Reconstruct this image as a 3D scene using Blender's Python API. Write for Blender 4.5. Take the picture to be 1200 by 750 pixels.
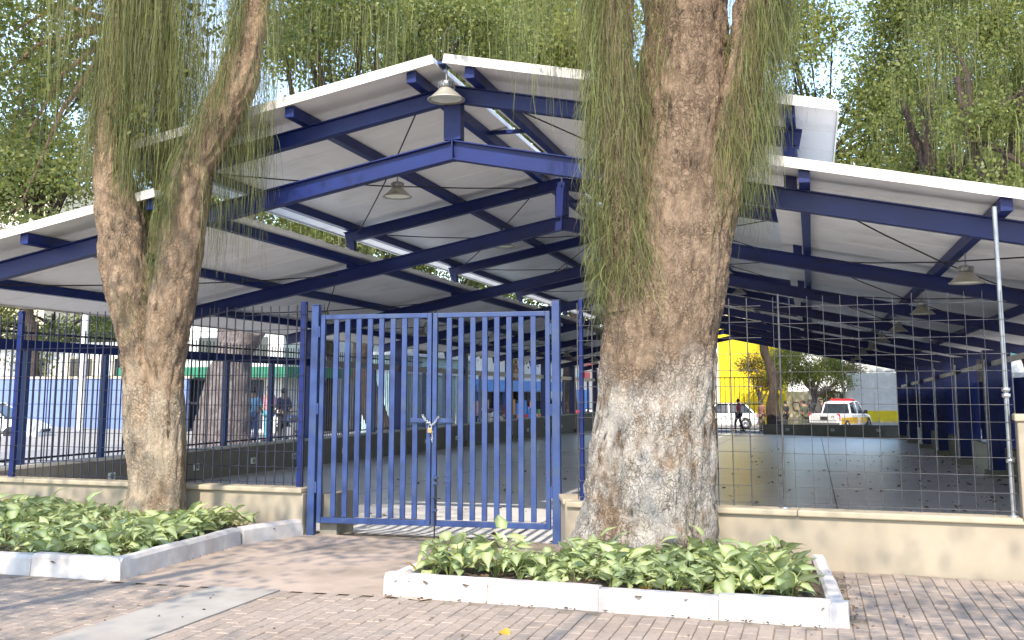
import bpy, bmesh, math, random
import numpy as np
from mathutils import Vector, Matrix, noise

R = math.radians
random.seed(7)
for o in list(bpy.data.objects): bpy.data.objects.remove(o)
SC = bpy.context.scene
COL = SC.collection

# ------------------------------------------------------------------ camera
F = 1275.7; PY = 273.3; PITCH = R(8.27); YAW = R(15.274); EYE = 1.55
cam = bpy.data.cameras.new('camera')
camo = bpy.data.objects.new('camera', cam); COL.objects.link(camo)
camo.location = (0, 0, EYE)
camo.rotation_euler = (R(90) + PITCH, 0, YAW)
cam.sensor_width = 36; cam.lens = F / 1200 * 36
cam.shift_y = -(375 - PY) / 1200
cam.clip_start = .1; cam.clip_end = 2000
SC.camera = camo

# ------------------------------------------------------------------ light
SUN_EL = R(43); SUN_AZ = R(-3)           # light travels along +Y, a little towards -X
ldir = Vector((math.sin(SUN_AZ), math.cos(SUN_AZ), -math.tan(SUN_EL))).normalized()
sun = bpy.data.lights.new('sun', 'SUN'); sun.energy = 2.0; sun.angle = R(.53); sun.color = (1, .95, .86)
suno = bpy.data.objects.new('sun', sun); COL.objects.link(suno)
suno.rotation_euler = ldir.to_track_quat('-Z', 'Y').to_euler(); suno.location = (0, -20, 30)
W = bpy.data.worlds.new('World'); SC.world = W; W.use_nodes = True
nt = W.node_tree; nt.nodes.clear()
out = nt.nodes.new('ShaderNodeOutputWorld'); bg = nt.nodes.new('ShaderNodeBackground')
sky = nt.nodes.new('ShaderNodeTexSky'); sky.sky_type = 'NISHITA'; sky.sun_disc = False
sky.sun_elevation = SUN_EL; sky.sun_rotation = R(180) + SUN_AZ
sky.air_density = 1.0; sky.dust_density = .35; sky.ozone_density = 2.2
tc = nt.nodes.new('ShaderNodeTexCoord'); cn = nt.nodes.new('ShaderNodeTexNoise')
cn.inputs['Scale'].default_value = 3.2; cn.inputs['Detail'].default_value = 6
cr = nt.nodes.new('ShaderNodeValToRGB'); cr.color_ramp.elements[0].position = .58; cr.color_ramp.elements[1].position = .80
mx = nt.nodes.new('ShaderNodeMixRGB'); mx.inputs['Color2'].default_value = (5.2, 5.5, 6.0, 1)
nt.links.new(tc.outputs['Generated'], cn.inputs['Vector']); nt.links.new(cn.outputs['Fac'], cr.inputs['Fac'])
nt.links.new(cr.outputs['Color'], mx.inputs['Fac']); nt.links.new(sky.outputs['Color'], mx.inputs['Color1'])
nt.links.new(mx.outputs['Color'], bg.inputs['Color']); bg.inputs['Strength'].default_value = .15
nt.links.new(bg.outputs['Background'], out.inputs['Surface'])
SC.view_settings.view_transform = 'Standard'; SC.view_settings.look = 'None'
SC.view_settings.exposure = 1.88; SC.view_settings.gamma = 1
SC.view_settings.use_white_balance = True; SC.view_settings.white_balance_temperature = 7000; SC.view_settings.white_balance_tint = 12
SC.cycles.max_bounces = 10; SC.cycles.diffuse_bounces = 8; SC.cycles.transparent_max_bounces = 4

# ------------------------------------------------------------------ survey helpers
CA, SA = math.cos(YAW), math.sin(YAW)
def C(X, Y, z=0):                      # metres right of / ahead of the camera -> world
    return Vector((X * CA - Y * SA, X * SA + Y * CA, z))
def ray(px, py):
    a = (px - 600) / F; b = -(py - PY) / F
    return a, math.cos(PITCH) - b * math.sin(PITCH), math.sin(PITCH) + b * math.cos(PITCH)
def D(px, py, depth):                  # point seen at (px,py) that lies depth metres ahead
    x, y, z = ray(px, py); t = depth / y
    return C(x * t, depth, EYE + z * t)
def G(px, py, z=0):                    # point seen at (px,py) on the level z
    x, y, zz = ray(px, py); t = (z - EYE) / zz
    return C(x * t, y * t, z)
def hz(u, v):                          # the hall floor and the ground round it fall gently away
    return -.05 - .0095 * (v - 19) - .021 * (u + 10.95)

# ------------------------------------------------------------------ object helpers
def tag(o, label=None, cat=None, group=None, kind=None):
    if label: o['label'] = label
    if cat: o['category'] = cat
    if group: o['group'] = group
    if kind: o['kind'] = kind
    return o
def thing(name, label, cat, loc=(0, 0, 0), rz=0, group=None):
    o = bpy.data.objects.new(name, None); COL.objects.link(o)
    o.location = loc; o.rotation_euler = (0, 0, rz); o.empty_display_size = .2
    return tag(o, label, cat, group)
def put(name, mesh, parent=None, loc=(0, 0, 0), rot=(0, 0, 0), sc=(1, 1, 1)):
    o = bpy.data.objects.new(name, mesh); COL.objects.link(o)
    if parent is not None: o.parent = parent
    o.location = loc; o.rotation_euler = rot; o.scale = sc
    return o
def npmesh(name, V, Fq, mat, smooth=False, attrs=None):
    V = np.asarray(V, np.float32); Fq = np.asarray(Fq, np.int32)
    n = Fq.shape[1]; me = bpy.data.meshes.new(name)
    me.vertices.add(len(V)); me.vertices.foreach_set('co', V.ravel())
    me.loops.add(Fq.size); me.loops.foreach_set('vertex_index', Fq.ravel())
    me.polygons.add(len(Fq)); me.polygons.foreach_set('loop_start', np.arange(0, Fq.size, n, dtype=np.int32))
    try: me.polygons.foreach_set('loop_total', np.full(len(Fq), n, np.int32))
    except Exception: pass
    if attrs:
        for k, a in attrs.items():
            at = me.attributes.new(k, 'FLOAT', 'POINT'); at.data.foreach_set('value', np.asarray(a, np.float32))
    me.update(calc_edges=True); me.validate()
    me.polygons.foreach_set('use_smooth', np.full(len(me.polygons), smooth, bool))
    me.materials.append(mat)
    return me
class MB:
    def __init__(s): s.v = []; s.f = []; s.mi = []; s.cur = 0; s.sm = []
    def add(s, vs, fs, smooth=False):
        b = len(s.v); s.v += [tuple(x) for x in vs]
        for f in fs: s.f.append(tuple(b + i for i in f)); s.mi.append(s.cur); s.sm.append(smooth)
        return s
    def box(s, c, d, M=None, ch=0):
        x, y, z = d[0] / 2, d[1] / 2, d[2] / 2
        if ch:
            vs = []
            for zz, i in ((-z, 0), (z - ch, 0), (z, ch)):
                vs += [(-x + i, -y + i, zz), (x - i, -y + i, zz), (x - i, y - i, zz), (-x + i, y - i, zz)]
            fs = [(3, 2, 1, 0), (8, 9, 10, 11)]
            for k in (0, 4):
                for j in range(4): fs.append((k + j, k + (j + 1) % 4, k + 4 + (j + 1) % 4, k + 4 + j))
        else:
            vs = [(sx * x, sy * y, sz * z) for sz in (-1, 1) for sx, sy in ((-1, -1), (1, -1), (1, 1), (-1, 1))]
            fs = [(3, 2, 1, 0), (4, 5, 6, 7)] + [(j, (j + 1) % 4, 4 + (j + 1) % 4, 4 + j) for j in range(4)]
        c = Vector(c)
        vs = [c + (M @ Vector(p) if M else Vector(p)) for p in vs]
        return s.add(vs, fs)
    def beam(s, a, b, w, h, up=(0, 0, 1), off=0):   # w across, h along up; off shifts along up
        a = Vector(a); b = Vector(b); d = (b - a).normalized(); up = Vector(up)
        sd = d.cross(up).normalized(); u2 = sd.cross(d).normalized()
        vs = [p + sd * (i * w / 2) + u2 * (j * h / 2 + off) for p in (a, b) for i, j in ((-1, -1), (1, -1), (1, 1), (-1, 1))]
        return s.add(vs, [(0, 1, 2, 3), (7, 6, 5, 4)] + [(j, 4 + j, 4 + (j + 1) % 4, (j + 1) % 4) for j in range(4)])
    def ibeam(s, a, b, w, h, t=.014, up=(0, 0, 1), off=0):
        s.beam(a, b, w, t, up, off + h / 2 - t / 2); s.beam(a, b, w, t, up, off - h / 2 + t / 2)
        return s.beam(a, b, w * .22, h - 2 * t, up, off)
    def tube(s, pts, r, n=8, smooth=True, cap=True):
        pts = [Vector(p) for p in pts]; rs = r if isinstance(r, (list, tuple)) else [r] * len(pts)
        vs = []; ref = Vector((0, 0, 1))
        for i, p in enumerate(pts):
            d = (pts[min(i + 1, len(pts) - 1)] - pts[max(i - 1, 0)]).normalized()
            if abs(d.dot(ref)) > .95: ref = Vector((1, 0, 0)) if abs(d.x) < .9 else Vector((0, 1, 0))
            a = d.cross(ref).normalized(); b = d.cross(a)
            vs += [p + (a * math.cos(k * 2 * math.pi / n) + b * math.sin(k * 2 * math.pi / n)) * rs[i] for k in range(n)]
        fs = [(i * n + k, i * n + (k + 1) % n, (i + 1) * n + (k + 1) % n, (i + 1) * n + k) for i in range(len(pts) - 1) for k in range(n)]
        s.add(vs, fs, smooth)
        if cap: s.add(vs[:n], [tuple(range(n))]); s.add(vs[-n:], [tuple(reversed(range(n)))])
        return s
    def lathe(s, prof, n=20, c=(0, 0, 0), axis=None, smooth=True):
        c = Vector(c); M = axis or Matrix.Identity(3); vs = []
        for r, z in prof: vs += [c + M @ Vector((r * math.cos(k * 2 * math.pi / n), r * math.sin(k * 2 * math.pi / n), z)) for k in range(n)]
        fs = [(i * n + k, i * n + (k + 1) % n, (i + 1) * n + (k + 1) % n, (i + 1) * n + k) for i in range(len(prof) - 1) for k in range(n)]
        return s.add(vs, fs, smooth)
    def prism(s, poly, z0, z1):
        n = len(poly); vs = [(p[0], p[1], z0 if not callable(z0) else z0(*p[:2])) for p in poly] + [(p[0], p[1], z1 if not callable(z1) else z1(*p[:2])) for p in poly]
        return s.add(vs, [tuple(reversed(range(n))), tuple(range(n, 2 * n))] + [(j, (j + 1) % n, n + (j + 1) % n, n + j) for j in range(n)])
    def mesh(s, name, mats, origin=(0, 0, 0)):
        me = bpy.data.meshes.new(name); o = Vector(origin)
        me.from_pydata([Vector(p) - o for p in s.v], [], s.f)
        for m in (mats if isinstance(mats, (list, tuple)) else [mats]): me.materials.append(m)
        me.polygons.foreach_set('material_index', s.mi); me.polygons.foreach_set('use_smooth', s.sm)
        bm = bmesh.new(); bm.from_mesh(me); bmesh.ops.recalc_face_normals(bm, faces=bm.faces); bm.to_mesh(me); bm.free()
        me.update(); return me
    def build(s, name, mats, parent=None, origin=(0, 0, 0), **k):
        return put(name, s.mesh(name, mats, origin), parent, **k)
def bevelled(mb, name, mat, w=.01, seg=2, origin=(0, 0, 0)):
    me = mb.mesh(name, mat, origin); bm = bmesh.new(); bm.from_mesh(me)
    bmesh.ops.remove_doubles(bm, verts=bm.verts, dist=1e-5)
    bmesh.ops.bevel(bm, geom=list(bm.edges), offset=w, segments=seg, affect='EDGES', profile=.5, clamp_overlap=True)
    bm.to_mesh(me); bm.free(); me.polygons.foreach_set('use_smooth', [False] * len(me.polygons)); return me

# ------------------------------------------------------------------ materials
def base(name):
    m = bpy.data.materials.new(name); m.use_nodes = True; t = m.node_tree
    return m, t, t.nodes['Principled BSDF'], t.nodes.new, t.links.new
def noise_fac(t, scale, detail=5, coord='Object', stretch=(1, 1, 1), rough=.6, lo=.35, hi=.65):
    tc = t.nodes.new('ShaderNodeTexCoord'); mp = t.nodes.new('ShaderNodeMapping'); mp.inputs['Scale'].default_value = stretch
    n = t.nodes.new('ShaderNodeTexNoise'); n.inputs['Scale'].default_value = scale; n.inputs['Detail'].default_value = detail; n.inputs['Roughness'].default_value = rough
    if coord == 'World':
        g = t.nodes.new('ShaderNodeNewGeometry'); t.links.new(g.outputs['Position'], mp.inputs['Vector'])
    else: t.links.new(tc.outputs[coord], mp.inputs['Vector'])
    t.links.new(mp.outputs['Vector'], n.inputs['Vector'])
    r = t.nodes.new('ShaderNodeMapRange'); r.inputs['From Min'].default_value = lo; r.inputs['From Max'].default_value = hi
    t.links.new(n.outputs['Fac'], r.inputs['Value']); return r.outputs['Result'], n.outputs['Fac']
def mixc(t, fac, a, b, mode='MIX'):
    m = t.nodes.new('ShaderNodeMixRGB'); m.blend_type = mode
    for sock, val in ((m.inputs['Fac'], fac), (m.inputs['Color1'], a), (m.inputs['Color2'], b)):
        if isinstance(val, bpy.types.NodeSocket): t.links.new(val, sock)
        elif isinstance(val, (int, float)): sock.default_value = val
        else: sock.default_value = (*val, 1)
    return m.outputs['Color']
def bump(t, b, h, strength, dist):
    n = t.nodes.new('ShaderNodeBump'); n.inputs['Strength'].default_value = strength; n.inputs['Distance'].default_value = dist
    t.links.new(h, n.inputs['Height']); t.links.new(n.outputs['Normal'], b.inputs['Normal'])
def plain(name, c1, c2=None, rough=.6, metal=0, scale=6, bmp=.15, bd=.005, coord='World', stretch=(1, 1, 1), third=None, tscale=1.2, spec=.5):
    m, t, b, N, L = base(name)
    c2 = c2 or tuple(x * .8 for x in c1)
    f, h = noise_fac(t, scale, coord=coord, stretch=stretch)
    col = mixc(t, f, c1, c2)
    if third:
        f3, _ = noise_fac(t, tscale, coord=coord, lo=.5, hi=.68); col = mixc(t, f3, col, third)
    L(col, b.inputs['Base Color']); b.inputs['Roughness'].default_value = rough; b.inputs['Metallic'].default_value = metal
    b.inputs['Specular IOR Level'].default_value = spec
    if bmp:
        _, h2 = noise_fac(t, scale * 6, coord=coord, stretch=stretch); bump(t, b, h2, bmp, bd)
    return m
def tinted(name, cols, rough=.8, island=True, scale=30, bmp=.3, bd=.003, coord='World', var=.35):
    """colour picked per piece (per island and per object), with grain"""
    m, t, b, N, L = base(name)
    oi = N('ShaderNodeObjectInfo'); ge = N('ShaderNodeNewGeometry'); ad = N('ShaderNodeMath'); ad.operation = 'ADD'
    L(oi.outputs['Random'], ad.inputs[0]); L(ge.outputs['Random Per Island'], ad.inputs[1])
    fr = N('ShaderNodeMath'); fr.operation = 'FRACT'; L(ad.outputs[0], fr.inputs[0])
    ra = N('ShaderNodeValToRGB'); e = ra.color_ramp.elements
    while len(e) < len(cols): e.new(.5)
    for i, c in enumerate(cols): e[i].position = i / (len(cols) - 1); e[i].color = (*c, 1)
    L(fr.outputs[0], ra.inputs['Fac'])
    f, h = noise_fac(t, scale, coord=coord)
    col = mixc(t, f, ra.outputs['Color'], (1 - var,) * 3, 'MULTIPLY')
    f2, _ = noise_fac(t, 1.3, coord=coord); 
    col = mixc(t, f2, col, (1 - var * .7, 1 - var * .8, 1 - var * .9), 'MULTIPLY')
    L(col, b.inputs['Base Color']); b.inputs['Roughness'].default_value = rough
    if bmp: bump(t, b, h, bmp, bd)
    return m
def leafy(name, cols, trans=.35, rough=.5, attr=None, rib=None):
    m, t, b, N, L = base(name)
    oi = N('ShaderNodeObjectInfo'); ge = N('ShaderNodeNewGeometry'); ad = N('ShaderNodeMath'); ad.operation = 'ADD'
    L(oi.outputs['Random'], ad.inputs[0]); L(ge.outputs['Random Per Island'], ad.inputs[1])
    fr = N('ShaderNodeMath'); fr.operation = 'FRACT'; L(ad.outputs[0], fr.inputs[0])
    ra = N('ShaderNodeValToRGB'); e = ra.color_ramp.elements
    while len(e) < len(cols): e.new(.5)
    for i, c in enumerate(cols): e[i].position = i / (len(cols) - 1); e[i].color = (*c, 1)
    L(fr.outputs[0], ra.inputs['Fac']); col = ra.outputs['Color']
    if attr:
        a = N('ShaderNodeAttribute'); a.attribute_name = attr; col = mixc(t, a.outputs['Fac'], col, rib)
    L(col, b.inputs['Base Color']); b.inputs['Roughness'].default_value = rough
    tr = N('ShaderNodeBsdfTranslucent'); L(col, tr.inputs['Color'])
    ms = N('ShaderNodeMixShader'); ms.inputs['Fac'].default_value = trans
    o = t.nodes['Material Output']; L(b.outputs['BSDF'], ms.inputs[1]); L(tr.outputs['BSDF'], ms.inputs[2]); L(ms.outputs['Shader'], o.inputs['Surface'])
    return m
def barky(name, c1, c2, c3, pale=None, pz=(0, 1.8), dark=(.05, .035, .025)):
    m, t, b, N, L = base(name)
    f, h = noise_fac(t, 3.0, 6, 'World', (1, 1, .45)); col = mixc(t, f, c1, c2)
    f2, h2 = noise_fac(t, 16, 5, 'World', (1, 1, .4)); col = mixc(t, f2, col, c3)
    if pale:
        fp, _ = noise_fac(t, 3.2, 8, 'World', (1, 1, .6), .72, .40, .52)
        g = N('ShaderNodeNewGeometry'); sx = N('ShaderNodeSeparateXYZ'); L(g.outputs['Position'], sx.inputs['Vector'])
        mr = N('ShaderNodeMapRange'); mr.inputs['From Min'].default_value = pz[1]; mr.inputs['From Max'].default_value = pz[1] - .45
        f9, h9 = noise_fac(t, 1.6, 4, 'World'); ad = N('ShaderNodeMath'); ad.operation = 'MULTIPLY_ADD'; ad.inputs[1].default_value = 1.3
        L(h9, ad.inputs[0]); sub = N('ShaderNodeMath'); sub.operation = 'SUBTRACT'; L(sx.outputs['Z'], sub.inputs[0]); sub.inputs[1].default_value = .65; L(sub.outputs[0], ad.inputs[2])
        L(ad.outputs[0], mr.inputs['Value'])
        mu = N('ShaderNodeMath'); mu.operation = 'MULTIPLY'; L(fp, mu.inputs[0]); L(mr.outputs['Result'], mu.inputs[1])
        col = mixc(t, mu.outputs[0], col, pale)
    f4, h4 = noise_fac(t, 9, 8, 'World', (1, 1, .28), .7, .58, .70); col = mixc(t, f4, col, dark)
    g = N('ShaderNodeNewGeometry'); nz = N('ShaderNodeTexNoise'); nz.inputs['Scale'].default_value = 7; nz.inputs['Detail'].default_value = 4; L(g.outputs['Position'], nz.inputs['Vector'])
    ml = N('ShaderNodeVectorMath'); ml.operation = 'MULTIPLY_ADD'; L(nz.outputs['Color'], ml.inputs[0]); ml.inputs[1].default_value = (.34, .34, .6); L(g.outputs['Position'], ml.inputs[2])
    mp = N('ShaderNodeMapping'); mp.inputs['Scale'].default_value = (1, 1, .42); L(ml.outputs[0], mp.inputs['Vector'])
    vo = N('ShaderNodeTexVoronoi'); vo.feature = 'DISTANCE_TO_EDGE'; vo.inputs['Scale'].default_value = 21; L(mp.outputs['Vector'], vo.inputs['Vector'])
    cr_ = N('ShaderNodeMapRange'); cr_.inputs['From Min'].default_value = .0; cr_.inputs['From Max'].default_value = .11; cr_.inputs['To Min'].default_value = .30; cr_.inputs['To Max'].default_value = 0; L(vo.outputs['Distance'], cr_.inputs['Value'])
    fm_, _ = noise_fac(t, 2.6, 4, 'World', lo=.38, hi=.6); mm = N('ShaderNodeMath'); mm.operation = 'MULTIPLY'; L(cr_.outputs['Result'], mm.inputs[0]); L(fm_, mm.inputs[1])
    col = mixc(t, mm.outputs[0], col, dark)
    f5, h5 = noise_fac(t, 55, 4, 'World', (1, 1, .5), .7, .42, .62); col = mixc(t, f5, col, (.84, .83, .82), 'MULTIPLY')
    L(col, b.inputs['Base Color']); b.inputs['Roughness'].default_value = .92; b.inputs['Specular IOR Level'].default_value = .2
    s1 = N('ShaderNodeMath'); s1.operation = 'MULTIPLY_ADD'; L(h2, s1.inputs[0]); s1.inputs[1].default_value = .9; L(h5, s1.inputs[2])
    s2 = N('ShaderNodeMath'); s2.operation = 'MULTIPLY_ADD'; L(mm.outputs[0], s2.inputs[0]); s2.inputs[1].default_value = -1.6; L(s1.outputs[0], s2.inputs[2])
    bump(t, b, s2.outputs[0], 1.0, .035)
    return m

M = {}
M['navy'] = plain('navy_paint', (.0025, .0145, .118), (.0018, .0105, .088), .42, scale=3, bmp=.05, spec=.35)
M['blue'] = plain('blue_paint', (.021, .052, .175), (.017, .041, .14), .42, scale=5, bmp=.10, third=(.034, .062, .14), tscale=4)
M['black_wire'] = plain('dark_fence_paint', (.012, .016, .04), (.02, .022, .04), .45, bmp=0)
M['galv'] = plain('galvanised_steel', (.36, .37, .385), (.26, .27, .28), .42, .7, scale=12, bmp=.05)
M['wire'] = plain('bare_wire', (.10, .10, .105), (.06, .06, .065), .5, .5, bmp=0)
M['panel'] = plain('white_roof_panel', (.84, .83, .81), (.78, .77, .75), .42, scale=1.1, bmp=.02, stretch=(1, .3, 1), third=(.70, .68, .65))
M['fascia'] = plain('white_fascia', (.82, .80, .76), (.66, .63, .57), .5, scale=2.2, bmp=.05, third=(.50, .46, .40), tscale=1.6)
M['beige'] = plain('beige_render', (.35, .295, .215), (.30, .25, .185), .85, scale=2.2, bmp=.12, third=(.285, .235, .17), tscale=.45)
M['coping'] = plain('beige_coping', (.41, .345, .245), (.34, .285, .20), .8, scale=3, bmp=.15)
M['olive'] = plain('olive_render', (.22, .20, .16), (.18, .165, .13), .8, scale=2.5, bmp=.1)
M['cap'] = plain('pale_coping', (.62, .58, .50), (.5, .47, .41), .8, scale=3)
M['floor'] = plain('polished_concrete', (.80, .775, .745), (.75, .725, .70), .32, scale=.55, bmp=.03, third=(.68, .655, .63), tscale=.35)
M['joint'] = plain('saw_cut_joint', (.20, .19, .18), None, .9, bmp=0)
M['slab'] = plain('brown_concrete', (.42, .325, .255), (.36, .28, .22), .85, scale=1.6, bmp=.2, third=(.26, .20, .15), tscale=.7)
M['strip'] = plain('grey_concrete_strip', (.37, .335, .29), (.30, .27, .235), .85, scale=2.5, bmp=.2, third=(.33, .29, .24), tscale=.8)
M['mortar'] = plain('dusty_joint', (.25, .20, .15), (.18, .145, .105), .95, scale=6)
M['paver'] = tinted('paver_concrete', [(.345, .275, .22), (.38, .30, .24), (.335, .274, .225), (.395, .312, .25), (.36, .288, .23)], .85, var=.22)
M['kerb'] = plain('limewashed_kerb', (.56, .53, .50), (.47, .435, .405), .85, scale=7, bmp=.25, bd=.006, third=(.42, .37, .33), tscale=2.4)
M['soil'] = plain('garden_soil', (.14, .10, .07), (.07, .05, .035), .95, scale=12, bmp=.7, bd=.02)
M['ground'] = plain('asphalt_ground', (.36, .34, .31), (.30, .28, .26), .9, scale=.6, bmp=.1)
M['road'] = plain('worn_asphalt', (.30, .29, .28), (.25, .24, .235), .9, scale=.8, bmp=.1)
M['bark_left'] = barky('warm_bark', (.46, .335, .225), (.37, .265, .175), (.26, .18, .12), (.46, .37, .27), (0, 2.0))
M['bark_right'] = barky('mottled_bark', (.37, .27, .185), (.28, .20, .137), (.185, .13, .09), (.50, .45, .39), (0, 1.95))
M['bark_far'] = barky('dark_bark', (.12, .09, .07), (.085, .065, .05), (.06, .045, .035))
M['bark_grey'] = barky('grey_bark', (.34, .29, .27), (.26, .22, .205), (.18, .15, .14))
M['moss'] = leafy('hanging_strands', [(.085, .095, .03), (.14, .16, .04), (.11, .105, .05), (.17, .20, .04), (.07, .065, .035), (.22, .25, .065), (.12, .11, .06)], .25, .6)
M['leaf_mid'] = leafy('tree_leaves', [(.08, .115, .022), (.14, .17, .035), (.20, .205, .05), (.095, .13, .028), (.17, .175, .045)], .45)
M['leaf_bright'] = leafy('sunny_leaves', [(.14, .18, .03), (.20, .23, .045), (.26, .25, .06), (.11, .16, .03)], .45)
M['leaf_dry'] = leafy('rusty_leaves', [(.20, .12, .03), (.13, .15, .03), (.26, .15, .05), (.10, .13, .03)], .4)
M['plant'] = leafy('bed_plant_leaves', [(.20, .27, .06), (.27, .34, .09), (.34, .39, .12), (.40, .42, .12), (.24, .31, .07), (.13, .21, .04), (.30, .36, .10)], .35, .4, 'rib', (.56, .63, .36))
M['stem'] = plain('plant_stem', (.14, .20, .05), (.2, .2, .07), .6, bmp=0)
M['fallen'] = leafy('fallen_yellow_leaf', [(.65, .36, .04), (.55, .28, .05)], .2)
M['litter'] = leafy('dry_leaf_litter', [(.10, .06, .035), (.16, .10, .05), (.06, .04, .03)], .1, .8)
M['lamp'] = plain('lamp_spun_metal', (.42, .40, .34), (.34, .33, .28), .45, .35, scale=9, bmp=0)
M['lamp_in'] = plain('lamp_lens', (.80, .84, .74), (.74, .8, .7), .3, bmp=0)
M['steel'] = plain('bright_steel', (.70, .69, .66), (.5, .5, .5), .3, .9, bmp=0)
M['brass'] = plain('padlock_brass', (.50, .36, .16), (.4, .28, .12), .35, .7, bmp=0)
M['rubber'] = plain('black_rubber', (.015, .015, .016), (.025, .025, .025), .8, bmp=0)
M['glass'] = plain('dark_glass', (.03, .04, .05), (.02, .025, .03), .08, bmp=0)
M['carwhite'] = plain('white_car_paint', (.80, .80, .79), (.76, .76, .75), .25, bmp=0, spec=.6)
M['caryellow'] = plain('yellow_car_stripe', (.75, .45, .04), None, .3, bmp=0)
M['redlens'] = plain('red_lens', (.60, .03, .04), None, .2, bmp=0)
M['chrome'] = plain('grey_wheel_metal', (.5, .5, .52), None, .35, .8, bmp=0)
for k_ in ('floor',):
    b_ = M[k_].node_tree.nodes['Principled BSDF']; b_.inputs['Coat Weight'].default_value = .25; b_.inputs['Coat Roughness'].default_value = .25; b_.inputs['Specular IOR Level'].default_value = .5
def solid(n, c, r=.7): 
    if n not in M: M[n] = plain(n, c, tuple(x * .85 for x in c), r, scale=2.5, bmp=.06)
    return M[n]

# ------------------------------------------------------------------ ground, pavement
g = MB(); xs = [-400, -60, -30, -19.5, -11.15, 4.9, 30, 400]; ys = [9.0, 30, 57.8, 120, 500]
def gq(mb, x0, x1, y0, y1, dz): mb.add([(x, y, hz(x, y) + dz) for x, y in ((x0, y0), (x1, y0), (x1, y1), (x0, y1))], [(0, 1, 2, 3)])
gq(g, -500, 500, 9.0, 600, -.02)
tag(g.build('ground', M['ground']), kind='structure')
f = MB(); f.add([(x, y, hz(x, y)) for x, y in ((-11.0, 11.2), (-3.5, 11.2), (4.6, 9.0), (4.6, 57.4), (-11.0, 57.4))], [(0, 1, 2, 3, 4)])
tag(f.build('hall_floor', M['floor']), kind='structure')
jb = MB()
for k in range(1, 10):
    v = 11.54 + 5.6265 * (k - .5); gq(jb, -10.8, 4.2, v, v + .02, .004)
for u in (-7.2, -3.5, .3): gq(jb, u, u + .02, 12.5, 57.3, .008)
tag(jb.build('floor_joints', M['joint']), kind='structure')
r = MB(); gq(r, -19.2, -13.6, 20, 140, .0); tag(r.build('street', M['road']), kind='structure')
r = MB(); gq(r, -60, 60, 60.5, 70, .004); tag(r.build('cross_street', M['road']), kind='structure')

# front pavement: mortar bed, slab, strip, pavers
KL = [G(140, 680), G(282, 638), G(356, 627)]           # left bed kerb foot
KLd = (G(140, 680) - G(0, 671)).normalized()
KL0 = KL[0] - KLd * 4.6
KR = [G(448, 697), G(995, 736), G(978, 656, .15)]      # right bed kerb foot
KR[2].z = 0; KR[2] = C(2.72, 9.72)
KRb = C(-.62, 10.05)
fA = C(-9.6, 14.95); fB = C(-2.30, 12.19); fC = C(.52, 10.75); fD = C(6.6, 8.42)
VS = 8.10                                             # slab edge
def mk(poly, z): 
    b = MB(); b.add([(p[0], p[1], z) for p in poly], [tuple(range(len(poly)))]); return b
mb_ = mk([(-60, -30), (60, -30), (60, 7.5), (4.6, 9.05), (-3.4, 11.55), (-11.2, 11.9), (-60, 12)], -.012)
tag(mb_.build('pavement_bed', M['mortar']), kind='structure')
sl = MB(); 
SLP = [(-5.75, VS), (-3.15, VS - .02), (-2.9, 8.0), (-2.0, 9.5), (-3.0, 10.6), fC + Vector((-.05, .12, 0)), fB + Vector((.05, .25, 0)), (-6.1, 11.3), (-6.0, 9.6)]
sl.add([(p[0], p[1], -.002) for p in SLP], [tuple(range(len(SLP)))])
tag(sl.build('entrance_slab', M['slab']), kind='structure')
# threshold falling from the gate to the hall floor
th = MB(); a = fB + Vector((.0, .22, 0)); b = fC + Vector((-.0, .1, 0))
th.add([(a.x, a.y, -.004), (b.x, b.y, -.004), (b.x + .3, b.y + 1.6, hz(b.x, b.y + 1.6) + .004), (a.x, a.y + 1.4, hz(a.x, a.y + 1.4) + .004)], [(0, 1, 2, 3)])
tag(th.build('threshold', M['floor']), kind='structure')
su0, su1 = G(60, 750).x, G(180, 750).x
su0 = (G(60, 750).x + G(245, 688).x) / 2; su1 = (G(180, 750).x + G(320, 692).x) / 2
st = MB(); st.box(((su0 + su1) / 2, (VS + 3) / 2, -.021), (su1 - su0, VS - 3, .05)); tag(st.build('concrete_strip', M['strip']), kind='structure')

def inside(p, poly):
    x, y = p[0], p[1]; c = False; n = len(poly)
    for i in range(n):
        a, b = poly[i], poly[i - 1]
        if (a[1] > y) != (b[1] > y) and x < (b[0] - a[0]) * (y - a[1]) / (b[1] - a[1]) + a[0]: c = not c
    return c
bedL = [KL0, KL[0], KL[1], KL[2], fB + Vector((0, -.06, 0)), fA + Vector((0, -.06, 0))]
bedR = [KR[0], KR[1], KR[2], KRb]
def wall_v(x):                                         # front fence line
    t = (x - fC.x) / (fD.x - fC.x); return fC.y + t * (fD.y - fC.y)
pv = []
ix0 = int(-9.5 / .1)
for i in range(ix0, 62):
    x = i * .1 + .05
    for j in range(-2, 58):
        y = j * .2 + (.1 if i % 2 else 0) + .1
        if y < 5.2: continue
        if su0 - .045 < x < su1 + .045: continue
        if y > VS - .09:
            if x < KR[1].x - .02 or y > wall_v(x) - .1: continue
            if x < (KR[1].x + (KR[2].x - KR[1].x) * (y - KR[1].y) / (KR[2].y - KR[1].y)) + .09: continue
        if inside((x, y), bedL) or inside((x + .05, y + .1), bedR) or inside((x, y), bedR): continue
        pv.append((x, y))
pm = []
for k in range(6):
    b = MB(); b.box((0, 0, -.02), (.0955 - .0006 * k, .1955, .04), ch=.005); pm.append(b.mesh('paver', M['paver']))
def vis_key(p):
    d = Vector((p[0], p[1], 0)); X = d.x * CA + d.y * SA; Y = -d.x * SA + d.y * CA
    px = 600 + F * X / Y; return Y if -10 < px < 1210 and Y > 6.95 else Y + 50
pv.sort(key=vis_key)
pav = MB(); rnd = random.Random(3)
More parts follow.
